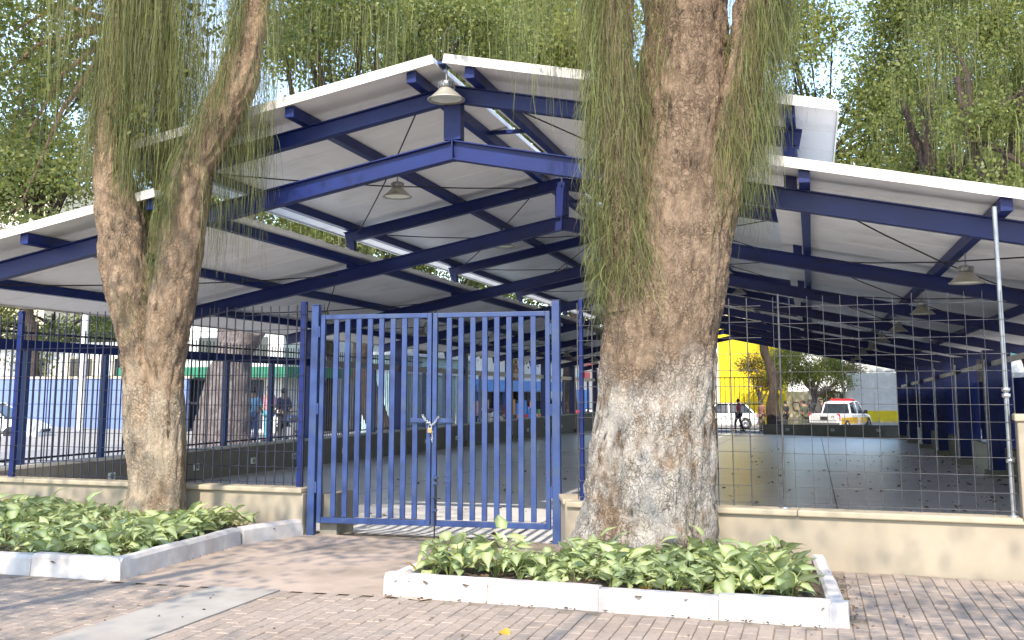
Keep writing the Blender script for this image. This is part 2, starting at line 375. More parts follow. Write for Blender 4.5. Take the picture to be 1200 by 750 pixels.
pavroot = mk([(-60, -30), (60, -30), (60, 3), (-60, 3)], -.003).build('pavement', M['paver']); tag(pavroot, kind='structure')
for k, (x, y) in enumerate(pv):
    dz = rnd.uniform(-.003, .002); rz = rnd.uniform(-.012, .012)
    if k < 300:
        put('paver', pm[k % 6], pavroot, (x, y, dz), (rnd.uniform(-.01, .01), rnd.uniform(-.01, .01), rz))
    else:
        pav.box((x, y, -.02 + dz), (.095, .195, .04), Matrix.Rotation(rz, 3, 'Z'), ch=.005)
tag(pav.build('pavers', M['paver'], pavroot), kind='stuff')

# ------------------------------------------------------------------ kerbs and beds
def kerb(name, label, segs, h=.17, w=.13, L=.95):
    root = thing(name, label, 'kerb', segs[0][0])
    o = Vector(segs[0][0]); rr = random.Random(5)
    for a, b in segs:
        a = Vector(a); b = Vector(b); d = b - a; n = max(1, round(d.length / L)); e = d.normalized(); s = Vector((-e.y, e.x, 0))
        for i in range(n):
            p = a + d * (i / n) + e * .002; q = a + d * ((i + 1) / n) - e * .002
            hh = h + rr.uniform(-.008, .008); lean = rr.uniform(-.01, .01)
            prof = [(0, -.03), (.012, hh - .03), (.035, hh), (w - .02, hh + .002), (w, hh - .02), (w, -.03)]
            vs = []; nn = 9
            for k in range(nn):
                c = p.lerp(q, k / (nn - 1))
                for x, z in prof:
                    jit = noise.noise(Vector((c.x * 5, c.y * 5, z * 5 + x * 5))) * .005
                    vs.append(c + s * (x + lean + jit) + Vector((0, 0, z + (jit * .8 if z > 0 else 0))))
            m_ = len(prof); fs = [(k * m_ + j, k * m_ + (j + 1) % m_, (k + 1) * m_ + (j + 1) % m_, (k + 1) * m_ + j) for k in range(nn - 1) for j in range(m_)]
            fs += [tuple(range(m_)), tuple(range((nn - 1) * m_, nn * m_))]
            mb = MB(); mb.add(vs, fs); mb.build('kerb_stone', M['kerb'], root, o)
    return root
kerb('planter_kerb', 'white limewashed kerb round the left flower bed with the forked tree', [(KL0, KL[0]), (KL[0], KL[1])], h=.165)
kerb('kerb_block', 'short white kerb block between left flower bed and the gate post', [(KL[1] + Vector((.03, .03, 0)), KL[2])], h=.165, L=2)
kerb('planter_kerb', 'white limewashed kerb enclosing the flower bed of the thick mossy tree', [(KRb, KR[0]), (KR[0], KR[1]), (KR[1], KR[2])], h=.15)
def soil(name, poly, z):
    bm = bmesh.new(); vs = [bm.verts.new((p[0], p[1], z)) for p in poly]; bm.faces.new(vs)
    bmesh.ops.triangulate(bm, faces=bm.faces[:])
    for _ in range(5): bmesh.ops.subdivide_edges(bm, edges=[e for e in bm.edges if e.calc_length() > .12], cuts=1, use_grid_fill=True); bmesh.ops.triangulate(bm, faces=bm.faces[:])
    for v in bm.verts: v.co.z += noise.noise(v.co * 4) * .03 + noise.noise(v.co * 17) * .018
    me = bpy.data.meshes.new(name); bm.to_mesh(me); bm.free(); me.materials.append(M['soil'])
    return tag(put(name, me), kind='structure')
def shrink(poly, d):
    c = sum((Vector((p[0], p[1], 0)) for p in poly), Vector()) / len(poly)
    return [Vector((p[0], p[1], 0)) + (c - Vector((p[0], p[1], 0))).normalized() * d for p in poly]
soil('soil_bed', shrink(bedL, .05), .085); soil('soil_bed', shrink(bedR, .05), .08)

gA = C(-2.20, 12.26); gB = C(.47, 11.62)
# ------------------------------------------------------------------ front fence walls
def fence_frame(a, b): 
    d = b - a; return math.atan2(d.y, d.x), d.length
rzG, LG = fence_frame(gA, gB)
def low_wall(label, a, b, h=.5):
    rz, L = fence_frame(a, b); t = thing('fence_wall', label, 'wall', a, rz)
    bevelled(MB().box((L / 2, .11, (h - .055) / 2 - .1), (L, .17, h - .055 + .2)), 'wall', M['beige'], .006)
    me = bevelled(MB().box((L / 2, .11, (h - .055) / 2 - .15), (L, .17, h - .055 + .3)), 'wall', M['beige'], .006); put('wall', me, t)
    n = max(1, round(L / 2.2))
    for i in range(n):
        me = bevelled(MB().box((L * (i + .5) / n, .11, h - .026), (L / n - .004, .25, .055)), 'coping', M['coping'], .012); put('coping', me, t)
    return t, rz, L
wl, rzL, LL = low_wall('low beige wall with coping under the left dark bar fence', fA, fB)
wr, rzR, LR = low_wall('low beige wall with coping right of the thick tree', fC, fD)
def panel_fence(label, a, rz, x0, x1, z0, z1, dx, dz, rv, rh, mat, posts, pmat, pw, jit=0, y=.11):
    t = thing('mesh_fence', label, 'fence', a, rz); rr = random.Random(int(abs(x1) * 10))
    vm = MB().tube([(0, 0, z0), (0, 0, z1)], rv, 6).mesh('bar', mat)
    n = int((x1 - x0) / dx)
    for i in range(n + 1):
        put('bar', vm, t, (x0 + i * dx + rr.uniform(-jit, jit), y, 0), (0, rr.uniform(-jit, jit) * .12, 0))
    hm = MB().tube([(x0, 0, 0), (x1, 0, 0)], rh, 6).mesh('wire', mat)
    for k in range(int((z1 - z0 - .03) / dz) + 1): put('wire', hm, t, (0, y - rv - rh, z0 + .03 + k * dz + rr.uniform(-jit, jit) * .4))
    for p in posts:
        put('post', bevelled(MB().box((0, 0, (z0 + z1) / 2), (pw, pw, z1 - z0 + .08)), 'post', pmat, .004), t, (p, y + .04, 0))
    return t
# where a screen x meets a fence line
def along(px, a, rz):
    x, y, z = ray(px, 459); d = C(x, y); e = Vector((math.cos(rz), math.sin(rz)))
    n = Vector((-e.y, e.x)); t = n.dot(a.xy) / n.dot(d.xy); return (d.xy * t - a.xy).dot(e)
zb, zt = .515, 2.52
panel_fence('dark bar fence with thin wires on the left low wall behind the forked tree', fA, rzL, .3, LL - .06, zb, zt, .118, .17, .0075, .004, M['black_wire'], [along(9, fA, rzL), LL - .12, along(9, fA, rzL) - 2.6], M['navy'], .06)
xg = along(908, fC, rzR)
panel_fence('dark bar fence panel between the gate and the thick tree', fC, rzR, .10, xg - .12, zb, 2.42, .15, .15, .006, .0035, M['wire'], [.12], M['navy'], .04, .01)
xe = along(1187, fC, rzR)
panel_fence('square wire mesh fence right of the thick tree', fC, rzR, xg, xe, zb, 2.42, .15, .148, .0028, .0027, M['wire'], [], M['galv'], .04, .012)
for k, (px, lab) in enumerate(((913, 'thin steel post joining two mesh panels beside the thick tree'), (1180, 'tall galvanised pole at right end of the wire mesh fence'))):
    x = along(px, fC, rzR); p = fC + Vector((math.cos(rzR) * x - math.sin(rzR) * .13, math.sin(rzR) * x + math.cos(rzR) * .13, 0))
    t = thing('steel_post', lab, 'post', p + Vector((0, 0, .5)))
    ht = 1.95 if k == 0 else 2.66
    MB().tube([(0, 0, 0), (.0, 0, ht)],   .010 if k == 0 else .021, 10).build('pole', M['galv'] if k else M['wire'], t)
    MB().lathe([(.05, 0), (.05, .012), (.02, .014)], 10).build('base_plate', M['galv'], t)
    if k:
        b = MB()
        for z in (.45, 1.0, 1.05): b.lathe([(.028, z), (.036, z + .005), (.036, z + .03), (.028, z + .035)], 10)
        b.build('clamp', M['steel'], t)
x = along(1186, fC, rzR) + .27; p = fC + Vector((math.cos(rzR) * x, math.sin(rzR) * x, 0))
rz_, L_ = fence_frame(fC, fC + (C(.50, 11.55) - fC)); t = thing('return_wall', 'short beige return wall joining the right gate post to the front wall', 'wall', fC, rz_)
put('wall', bevelled(MB().box((L_ / 2 + .1, -.085, .2), (L_ - .1, .16, .58)), 'wall', M['beige'], .006), t)
put('coping', bevelled(MB().box((L_ / 2 + .12, -.085, .474), (L_ - .2, .2, .05)), 'coping', M['coping'], .01), t)
t = thing('return_wall', 'short dark wall end just inside the left gate post', 'wall', gA, rzG)
put('wall', bevelled(MB().box((.17, .32, .12), (.20, .50, .62)), 'wall', M['olive'], .006), t)
pt = thing('masonry_pillar', 'beige masonry pillar at right edge beside the galvanised pole', 'pillar', p + Vector((0, 0, .5)), rzR)
put('pillar_shaft', bevelled(MB().box((0, .1, .4), (.5, .3, .80)), 'pillar_shaft', M['beige'], .012), pt)
put('pillar_cap', bevelled(MB().box((0, .1, .83), (.54, .34, .06)), 'pillar_cap', M['coping'], .012), pt)

# ------------------------------------------------------------------ gate

for p, lab in ((gA, 'blue square gate post beside the white kerb block'), (gB, 'blue square gate post beside the thick mossy tree')):
    t = thing('gate_post', lab, 'gate post', p, rzG)
    put('post', bevelled(MB().box((0, 0, 1.24), (.085, .085, 2.52)), 'post', M['blue'], .006), t)
    put('post_cap', bevelled(MB().box((0, 0, 2.51), (.093, .093, .012)), 'post_cap', M['blue'], .003), t)
    s = 1 if p is gA else -1
    for z in (.45, 1.3, 2.15): MB().tube([(s * .052, -.03, z), (s * .052, -.03, z + .12)], .014, 10).build('hinge', M['blue'], t)
zr0, zr1 = .13, 2.40
def gate_leaf(x0, x1, label, side):
    t = thing('gate_leaf', label, 'gate', gA + Vector((math.cos(rzG) * x0, math.sin(rzG) * x0, 0)), rzG)
    w = x1 - x0
    for x in (.026, w - .026): put('stile', bevelled(MB().box((x, 0, (zr0 + zr1) / 2), (.05, .05, zr1 - zr0)), 'stile', M['blue'], .004), t)
    for z, n in ((zr1 - .025, 'top_rail'), (zr0 + .03, 'bottom_rail')): put(n, bevelled(MB().box((w / 2, .0, z), (w - .105, .046, .05 if z > 1 else .06)), n, M['blue'], .004), t)
    bm_ = bevelled(MB().box((0, 0, (zr0 + zr1) / 2 + .01), (.057, .03, zr1 - zr0 - .115)), 'bar', M['blue'], .003)
    for i in range(8): put('bar', bm_, t, (.05 + (w - .1) * (i + 1) / 9, 0, 0))
    xl = w - .026 - .14 if side < 0 else .026 + .14
    put('lock_bar', bevelled(MB().box(((w - .05 + xl - .07) / 2 if side < 0 else (.05 + xl + .07) / 2, -.034, 1.24), (.17, .012, .045)), 'lock_bar', M['blue'], .003), t)
    if side > 0:
        b = MB().tube([(.045, -.04, -.0), (.045, -.04, .66)], .008, 8); b.tube([(.045, -.045, .42), (.045, -.10, .43), (.13, -.10, .43)], .007, 8)
        b.build('drop_bolt', M['rubber'], t)
        b = MB()
        for z in (.30, .58, .64): b.box((.045, -.032, z), (.05, .03, .025))
        for z in (.60, .66): b.box((.052 + (w - .1) * 1 / 9, -.02, z), (.062, .012, .022))
        b.build('bolt_bracket', M['blue'], t)
    return t
gl = gate_leaf(.065, LG / 2 - .006, 'left leaf of the blue barred gate next to the kerb block', -1)
gr = gate_leaf(LG / 2 + .006, LG - .065, 'right leaf of the blue barred gate with the drop bolt', 1)
# chain and padlock
gm = gA + Vector((math.cos(rzG) * LG / 2, math.sin(rzG) * LG / 2, 0))
ch = thing('gate_chain', 'steel chain with padlock hanging where the two gate leaves meet', 'chain', gm + Vector((0, 0, 1.12)), rzG)
def link_mesh():
    pts = []
    for k in range(13):
        a = k / 12 * 2 * math.pi; pts.append((.022 * math.cos(a), 0, .013 * math.sin(a)))
    return MB().tube([tuple(c * .75 for c in q) for q in pts], .0032, 6, cap=False).mesh('chain_link', M['steel'])
lm = link_mesh()
path = []
for k in range(15):
    a = k / 14; path.append((-.085 + .17 * a, -.055 - .012 * math.sin(a * 9), .15 - .08 * math.sin(a * math.pi) + (.02 if a < .5 else 0)))
for k, p in enumerate(path):
    q = path[min(k + 1, 14)]; o = path[max(k - 1, 0)]
    put('chain_link', lm, ch, p, (R(90) * (k % 2), -math.atan2(q[2] - o[2], q[0] - o[0]), 0))
for k in range(4): put('chain_link', lm, ch, (.02 + .004 * (k % 2), -.06, -.005 - k * .032), (0, R(90), R(90) * (k % 2)))
pl = put('padlock', bevelled(MB().box((.0, -.072, .015), (.05, .024, .055)), 'padlock', M['brass'], .006), ch)
MB().tube([(-.016 + 0, -.072, .04), (-.016, -.072, .065), (0, -.072, .082), (.016, -.072, .065), (.016, -.072, .04)], .005, 8).build('shackle', M['steel'], pl)

# ------------------------------------------------------------------ the market hall
UR = -3.838; ZA = 5.02; ZL = 4.377; S = .2; BAY = 5.6265; V1 = 11.537; NF = 9
WLc = 7.11; WRc = 8.12; PU = 3.70
HO = Vector((UR, 34, -.3))
hall = thing('market_hall', 'open market hall with navy steel frame and white raised gable roof', 'market hall', HO)
def hp(mb, name, mat, **k): return mb.build(name, mat, hall, HO, **k)
def zu(du): return ZA - S * abs(du)
def zl(du): return ZL - S * abs(du)
BU, BL = .19, .22
for k in range(NF):
    v = V1 + k * BAY
    for s in (-1, 1):
        e = 3.82
        hp(MB().ibeam((UR + s * .0, v, ZA - BU / 2), (UR + s * e, v, zu(e) - BU / 2), .13, BU), 'upper_rafter', M['navy'])
        e = 7.75 if s < 0 else 8.75
        hp(MB().ibeam((UR, v, ZL - BL / 2), (UR + s * e, v, zl(e) - BL / 2), .14, BL), 'lower_rafter', M['navy'])
        hp(MB().beam((UR + s * PU, v, zl(PU) + .003), (UR + s * PU, v, zu(PU) - BU - .0), .13, .13, (0, 1, 0)), 'side_post', M['navy'])
        w = WLc if s < 0 else WRc
        u = UR + s * w; zb_ = hz(u, v)
        cw, cd = (.26, .24) if s < 0 else (.58, .26)
        if s < 0:
            c_ = MB(); c_.box((u, v, (zb_ + zl(w) - BL) / 2), (cw, cd, zl(w) - BL - zb_))
        else:
            c_ = MB(); c_.box((u, v, (zb_ + zl(w) - BL) / 2), (.06, cd, zl(w) - BL - zb_)); 
            for q in (-1, 1): c_.box((u + q * cw / 2, v, (zb_ + zl(w) - BL) / 2), (.03, cd, zl(w) - BL - zb_ - .004))
            c_.box((u, v - cd / 2 + .02, (zb_ + zl(w) - BL) / 2), (cw - .032, .012, zl(w) - BL - zb_ - .008))
        co = hp(c_, 'column', M['navy'])
        put('base_block', bevelled(MB().box((u, v, zb_ + .06), (cw + .2, cd + .22, .22)), 'base_block', M['olive'], .01, origin=HO), co)
    hp(MB().beam((UR, v, ZL + .004), (UR, v, ZA - BU + .02), .2, .14, (0, 1, 0)), 'king_post', M['navy'])
    hp(MB().box((UR, v, ZL - BL / 2), (.016, .15, BL + .02)), 'apex_plate', M['navy'])
V0 = V1 - .56; VE = V1 + (NF - 1) * BAY + .5
PH = .13
for du in (-3.72, -1.82, -.34, .34, 1.82, 3.72):
    hp(MB().beam((UR + du, V0 + .06, zu(du)), (UR + du, VE, zu(du)), .11, PH, off=PH / 2 + .001), 'purlin', M['navy'])
for du in (-7.05, -5.3, -3.58, 3.84, 5.68, 7.4):
    hp(MB().beam((UR + du, V0 + .06, zl(du)), (UR + du, VE, zl(du)), .11, PH, off=PH / 2 + .001), 'purlin', M['navy'])
hp(MB().box((UR, V0 + .28, ZA + .17), (.5, .22, .03)), 'ridge_plate', M['blue'])
for k in range(8):                                       # ties across the ridge gap
    hp(MB().box((UR, V1 + 2.5 + k * BAY, ZA + .05), (.6, .06, .05)), 'ridge_tie', M['navy'])
# roof panels, laid down the slope, with recessed joints
def panel_mesh(L, w):
    b = MB(); t = .075; c = .012
    prof = [(c, 0), (w - c, 0), (w, c), (w, t), (w * .5 + .03, t), (w * .5 + .02, t + .02), (w * .5 - .02, t + .02), (w * .5 - .03, t), (0, t), (0, c)]
    n = len(prof); vs = [(x, p[0], p[1]) for x in (0, L) for p in prof]
    b.add(vs, [(j, (j + 1) % n, n + (j + 1) % n, n + j) for j in range(n)] + [tuple(range(n)), tuple(range(n, 2 * n))]); return b.mesh('roof_panel', M['panel'])
th_ = math.atan(S); PW = (VE - V0) / 46
UE = 4.18; LT, LEL, LER = 3.48, 8.15, 9.0
def slope(d0, d1, zf, sgn):
    L = (d1 - d0) / math.cos(th_); me = panel_mesh(L, PW - .006)
    for i in range(46):
        x = UR + sgn * d0; y = V0 + i * PW + .003
        if sgn > 0: put('roof_panel', me, hall, Vector((x, y, zf(d0) + PH + .002)) - HO, (0, th_, 0))
        else: put('roof_panel', me, hall, Vector((x, y + PW - .006, zf(d0) + PH + .002)) - HO, (0, th_, math.pi))
    # gable fascia in front of the first panel, eave trim along the low edge
    a = Vector((UR + sgn * d0, V0 - .012, zf(d0) + PH + .04)); b = Vector((UR + sgn * d1, V0 - .012, zf(d1) + PH + .04))
    hp(MB().beam(a, b, .014, .105), 'fascia', M['fascia'])
    a = Vector((UR + sgn * (d1 + .01), V0 - .01, zf(d1) + PH + .03)); b = a.copy(); b.y = VE
    hp(MB().beam(a, b, .016, .11), 'eave_trim', M['fascia'])
slope(.06, UE, zu, -1); slope(.06, UE, zu, 1); slope(LT, LEL, zl, -1); slope(LT, LER, zl, 1)
# screw heads along the top edge of the lower left roof
b = MB()
for i in range(92): b.lathe([(.03, 0), (.03, .03), (.012, .05)], 6, (UR - LT - .1, V0 + .25 + i * .5, zl(LT + .1) + PH + .09))
hp(b, 'roof_screws', M['fascia'])
# bracing rods
for k in range(8):
    va, vb = V1 + k * BAY, V1 + (k + 1) * BAY
    for s in (-1, 1):
        for (d0, d1, zf) in ((.4, 3.6, zu), (3.95, 6.95, zl)):
            for x, y in ((d0, d1), (d1, d0)):
                pts = [(UR + s * (x + (y - x) * t), va + (vb - va) * t, zf(x + (y - x) * t) - .07 - .08 * math.sin(t * math.pi)) for t in (0, .25, .5, .75, 1)]
                hp(MB().tube(pts, .0095, 5, cap=False), 'bracing_rod', M['rubber'])
# left side: rail between columns, posts and bars, parapet with lights
UL = UR - WLc
for k in range(-1, NF - 1):
    va, vb = V1 + k * BAY + .115, V1 + (k + 1) * BAY - .115
    zt_ = 2.28 - .0025 * k * 4
    hp(MB().box((UL, (va + vb) / 2, zt_ - .07), (.1, vb - va, .15)), 'side_rail', M['navy'] if k < 2 else M['galv'])  # farther bays pale grey: sunlight on the navy rail put into the colour
    for t in (.33, .67):
        v = va + (vb - va) * t; hp(MB().box((UL, v, (zt_ - .15 + .5) / 2), (.09, .09, zt_ - .65)), 'rail_post', M['blue'])
side = thing('railing', 'tall dark bar railing along the left side of the hall', 'railing', (UL - .12, 30, .5))
bm_ = MB().box((0, 0, 1.0), (.016, .016, 2.0)).mesh('bar', M['black_wire'])
for i in range(150): put('bar', bm_, side, (0, -18.6 + i * .125 + (i // 44) * .12, 0))
rm = MB().box((0, -9.0, 0), (.02, 19.0, .03)).mesh('rail', M['black_wire'])
for z in (.08, 1.9): put('rail', rm, side, (.02, 0, z))
par = thing('parapet_wall', 'low dark olive parapet with small wall lights along left side of hall', 'wall', (UL, 34, 0))
def pz(x, y): return hz(x, y) - .05
y0, y1 = 11.2, 57.0
b = MB(); b.add([(x, y, z) for y in (y0, y1) for x, z in ((UL - .12, pz(UL, y)), (UL + .12, pz(UL, y)), (UL + .12, .47), (UL - .12, .47))], [(0, 1, 5, 4), (1, 2, 6, 5), (2, 3, 7, 6), (3, 0, 4, 7), (0, 3, 2, 1), (4, 5, 6, 7)])
b.build('wall', M['olive'], par, (UL, 34, 0))
for i in range(10): MB().box((UL, y0 + (i + .5) * 4.58, .492), (.28, 4.572, .045)).build('coping', M['cap'], par, (UL, 34, 0))  # pale tone paints sunlight onto the top of the olive parapet
for v in (14.1, 15.4, 17.9, 20.0, 21.8, 24.4, 27.5, 30.2, 33, 36, 39, 42, 45, 48):
    o = put('wall_light', bevelled(MB().box((0, 0, 0), (.03, .16, .12)), 'wall_light', M['lamp_in'], .006), par, (.135, v - 34, .22 - .006 * (v - 14)))
    MB().box((.017, 0, 0), (.006, .10, .07)).build('lens', M['galv'], o)
# far end: parapet and bar fence
VEW = 57.9
endw = thing('parapet_wall', 'low dark olive parapet with small lights across the far end', 'wall', (.9, VEW, 0))
b = MB(); b.add([(x, y, z) for x in (-2.5, 4.6) for y, z in ((VEW - .1, hz(x, VEW) - .05), (VEW + .1, hz(x, VEW) - .05), (VEW + .1, -.14), (VEW - .1, -.14))], [(0, 1, 5, 4), (1, 2, 6, 5), (2, 3, 7, 6), (3, 0, 4, 7), (0, 3, 2, 1), (4, 5, 6, 7)])
b.build('wall', M['olive'], endw, (.9, VEW, 0))
MB().box((1.05, VEW, -.125), (7.1, .26, .03)).build('coping', M['olive'], endw, (.9, VEW, 0))
for x in (-1.3, .9, 3.1):
    o = put('wall_light', bevelled(MB().box((0, 0, 0), (.18, .03, .12)), 'wall_light', M['lamp_in'], .006), endw, (x - .9, -.115, -.36))
    MB().box((0, -.017, 0), (.12, .006, .07)).build('lens', M['galv'], o)
bf = thing('bar_fence', 'tall dark bar fence at the far end before the yellow building', 'fence', (-6, VEW, -.6))
bm_ = MB().box((0, 0, 1.45), (.03, .03, 2.9)).mesh('bar', M['black_wire'])
for i in range(34): put('bar', bm_, bf, (-4.6 + i * .24, 0, 0))
rm = MB().box((-.6, 0, 0), (8.2, .035, .05)).mesh('rail', M['black_wire'])
for z in (.25, 1.5, 2.85): put('rail', rm, bf, (0, .03, z))
# right side: pale rail, grey parapet, navy boards between columns
URt = UR + WRc
rp = thing('parapet_wall', 'low grey parapet between the navy columns on the right side', 'wall', (URt + .25, 34, 0))
for k in range(NF - 1):
    va, vb = V1 + k * BAY + .3, V1 + (k + 1) * BAY - .3
    zz = hz(URt, (va + vb) / 2)
    MB().box((URt + .1, (va + vb) / 2, zz + .3), (.16, vb - va, .75)).build('wall', M['olive'] if k % 3 else M['cap'], rp, (URt + .25, 34, 0))
    MB().box((URt + .32, (va + vb) / 2, zz + 1.5), (.03, vb - va, 1.6)).build('side_board', M['navy'], hall, HO)
    a = Vector((URt - .1, va - .6, 2.47 - k * .085)); b_ = Vector((URt - .1, vb + .0, 2.47 - (k + 1) * .085))
    hp(MB().beam(a, b_, .07, .11), 'side_pipe', M['fascia'])
    hp(MB().tube([(URt - .3, V1 + k * BAY - .15, hz(URt, va)), (URt - .3, V1 + k * BAY - .15, 2.3)], .03, 8), 'conduit', M['galv'])

# ------------------------------------------------------------------ lamps
def lamp_proto(label, loc, drop):
    t = thing('pendant_lamp', label, 'lamp', loc, 0, 'bell lamps hanging under the hall roof')
    MB().lathe([(.075, .13), (.085, .125), (.10, .10), (.19, .015), (.215, 0), (.212, -.008), (.19, .004), (.095, .09)], 24).build('lamp_shade', M['lamp'], t)
    b = MB().lathe([(.0, .21), (.07, .21), (.085, .20), (.085, .135), (.0, .13)], 18)
    for k in range(12):
        a = k * math.pi / 6; b.box((.088 * math.cos(a), .088 * math.sin(a), .168), (.012, .008, .06), Matrix.Rotation(a, 3, 'Z'))
    b.build('ballast_housing', M['galv'], t)
    MB().lathe([(.0, .03), (.12, .03), (.175, .008)], 20).build('lens', M['lamp_in'], t)
    MB().tube([(0, 0, .21), (0, 0, .21 + drop)], .012, 8).build('stem', M['galv'], t)
    return t
def copy_tree(o, parent=None):
    c = o.copy(); COL.objects.link(c)
    if parent: c.parent = parent
    for chd in [x for x in o.children]: copy_tree(chd, c)
    return c
first = lamp_proto('grey bell lamp hanging at the front tip of the roof ridge', (UR, V0 + .28, ZA - .23), .2)
ords = ['nearest', 'second', 'third', 'fourth', 'fifth', 'sixth', 'seventh', 'farthest']
base_l = None
for du, zf, nm in ((-1.78, zu, 'left upper'), (1.95, zu, 'right upper'), (-5.5, zl, 'left lower'), (5.72, zl, 'right lower')):
    for k in range(8):
        lab = '%s bell lamp counted from the front under the %s roof slope' % (ords[k], nm)
        loc = (UR + du, V1 + (k + .5) * BAY, zf(du) - .36)
        if base_l is None: base_l = lamp_proto(lab, loc, .16)
        else:
            c = copy_tree(base_l); c.location = loc; c['label'] = lab

# ------------------------------------------------------------------ trees
def trunk_mesh(name, stems, mat, seg=40, step=.045, amp=.03, seed=0, flare=None, lobes=0):
    """stems: list of [(Vector, radius), ...] lofted into one mesh"""
    Vs = []; Fs = []; off = 0
    for si, st in enumerate(stems):
        P = [Vector(p) for p, r in st]; Rr = [r for p, r in st]
        pts = []; rs = []
        for i in range(len(P) - 1):
            p0 = P[max(i - 1, 0)]; p1 = P[i]; p2 = P[i + 1]; p3 = P[min(i + 2, len(P) - 1)]
            n = max(2, int((p2 - p1).length / step))
            for k in range(n):
                t = k / n
                q = .5 * ((2 * p1) + (p2 - p0) * t + (2 * p0 - 5 * p1 + 4 * p2 - p3) * t * t + (3 * p1 - p0 - 3 * p2 + p3) * t ** 3)
                pts.append(q); rs.append(Rr[i] + (Rr[i + 1] - Rr[i]) * (t * t * (3 - 2 * t)))
        pts.append(P[-1]); rs.append(Rr[-1])
        ax = Vector((1, 0, 0))
        for i, p in enumerate(pts):
            d = (pts[min(i + 1, len(pts) - 1)] - pts[max(i - 1, 0)]).normalized()
            a = (ax - d * ax.dot(d)).normalized(); b = d.cross(a)
            for k in range(seg):
                an = k * 2 * math.pi / seg; dr = a * math.cos(an) + b * math.sin(an)
                q = p + dr * rs[i]
                nz = noise.fractal(Vector((q.x * 3 + seed, q.y * 3, q.z * 1.1)), .8, 2.2, 4) * amp * 1.4
                w_ = noise.noise(q * 2.2) * .5; nz += (min(abs(noise.noise(Vector((dr.x * rs[i] * 12 + seed + w_, dr.y * rs[i] * 12, q.z * 1.7 + w_)))), .35) - .2) * amp * 2.6
                nz += (min(abs(noise.noise(Vector((q.x * 24 + seed, q.y * 24, q.z * 7)))), .3) - .15) * amp * 1.1
                nz += noise.noise(Vector((q.x * 28, q.y * 28, q.z * 11 + seed))) * amp * .42
                if lobes: nz += lobes * (max(0, 1 - (q.z) / 1.6) ** 1.6) * (math.sin(an * 5 + seed + q.z * .6) + .6 * math.sin(an * 9 + 1.3 * seed))
                Vs.append(q + dr * nz)
        n = len(pts)
        for i in range(n - 1):
            for k in range(seg): Fs.append((off + i * seg + k, off + i * seg + (k + 1) % seg, off + (i + 1) * seg + (k + 1) % seg, off + (i + 1) * seg + k))
        off += n * seg
    return npmesh(name, [tuple(v) for v in Vs], Fs, mat, True)
def leaf_cloud(name, blobs, n, size, mat, seed=0, clump=.28, per=14, droop=.3):
    """n leaves in small clumps spread through the blobs [(centre, (rx,ry,rz))]"""
    rg = np.random.default_rng(seed); nc = max(1, n // per)
    vol = np.array([b[1][0] * b[1][1] * b[1][2] for b in blobs]) ** .8; w = vol / vol.sum()
    idx = rg.choice(len(blobs), nc, p=w)
    Cc = np.array([list(b[0]) for b in blobs])[idx]; Rc = np.array([list(b[1]) for b in blobs])[idx]
    dirs = rg.normal(size=(nc, 3)); dirs /= np.linalg.norm(dirs, axis=1)[:, None]
    rad = rg.random(nc) ** .45
    cc = Cc + dirs * Rc * rad[:, None]
    ci = np.repeat(np.arange(nc), per); N = len(ci)
    p = cc[ci] + rg.normal(size=(N, 3)) * clump * np.array([1, 1, .7])
    s = size * rg.uniform(.6, 1.4, N)
    d = rg.normal(size=(N, 3)); d[:, 2] -= droop; d /= np.linalg.norm(d, axis=1)[:, None]
    u = np.cross(d, rg.normal(size=(N, 3))); u /= np.linalg.norm(u, axis=1)[:, None] + 1e-9
    a = d * s[:, None]; b = u * (s * .30)[:, None]
    V = np.stack([p - a * .5, p + b - a * .05, p + a * .5, p - b - a * .05], 1).reshape(-1, 3)
    return npmesh(name, V, np.arange(N * 4).reshape(-1, 4), mat)
def strand_mesh(name, P, O, Ln, width, mat, seed=0, seg=8, out=.14, sway=.07):
    rg = np.random.default_rng(seed); N = len(P); t = np.linspace(0, 1, seg + 1)
    P = np.asarray(P); O = np.asarray(O); Ln = np.asarray(Ln); ou = rg.uniform(.3, 1.4, N) * out
    ph = rg.uniform(0, 6.28, (N, 2)); fq = rg.uniform(2, 6, (N, 2)); sw = rg.uniform(.2, 1, (N, 1)) * sway
    T = t[None, :]
    reach = 1 - np.exp(-T * 7)
    X = P[:, None, :] + O[:, None, :] * (ou[:, None] * reach)[:, :, None]
    lift = .04 * np.sin(np.minimum(T * 8, math.pi)) * rg.uniform(0, 1, (N, 1))
    X[:, :, 2] += lift - (Ln[:, None] * T ** 1.15)
    X[:, :, 0] += np.sin(T * fq[:, :1] + ph[:, :1]) * sw * T; X[:, :, 1] += np.sin(T * fq[:, 1:] + ph[:, 1:]) * sw * T
    a = rg.uniform(0, 6.28, N); sd = np.stack([np.cos(a), np.sin(a), np.zeros(N)], 1)
    wd = width * rg.uniform(.6, 1.3, N)[:, None] * (1 - .6 * T)
    A = X - sd[:, None, :] * wd[:, :, None]; B = X + sd[:, None, :] * wd[:, :, None]
    V = np.stack([A, B], 2).reshape(-1, 3)
    i = (np.arange(N)[:, None] * (seg + 1) + np.arange(seg)[None, :]).ravel() * 2
    return npmesh(name, V, np.stack([i, i + 1, i + 3, i + 2], 1), mat)

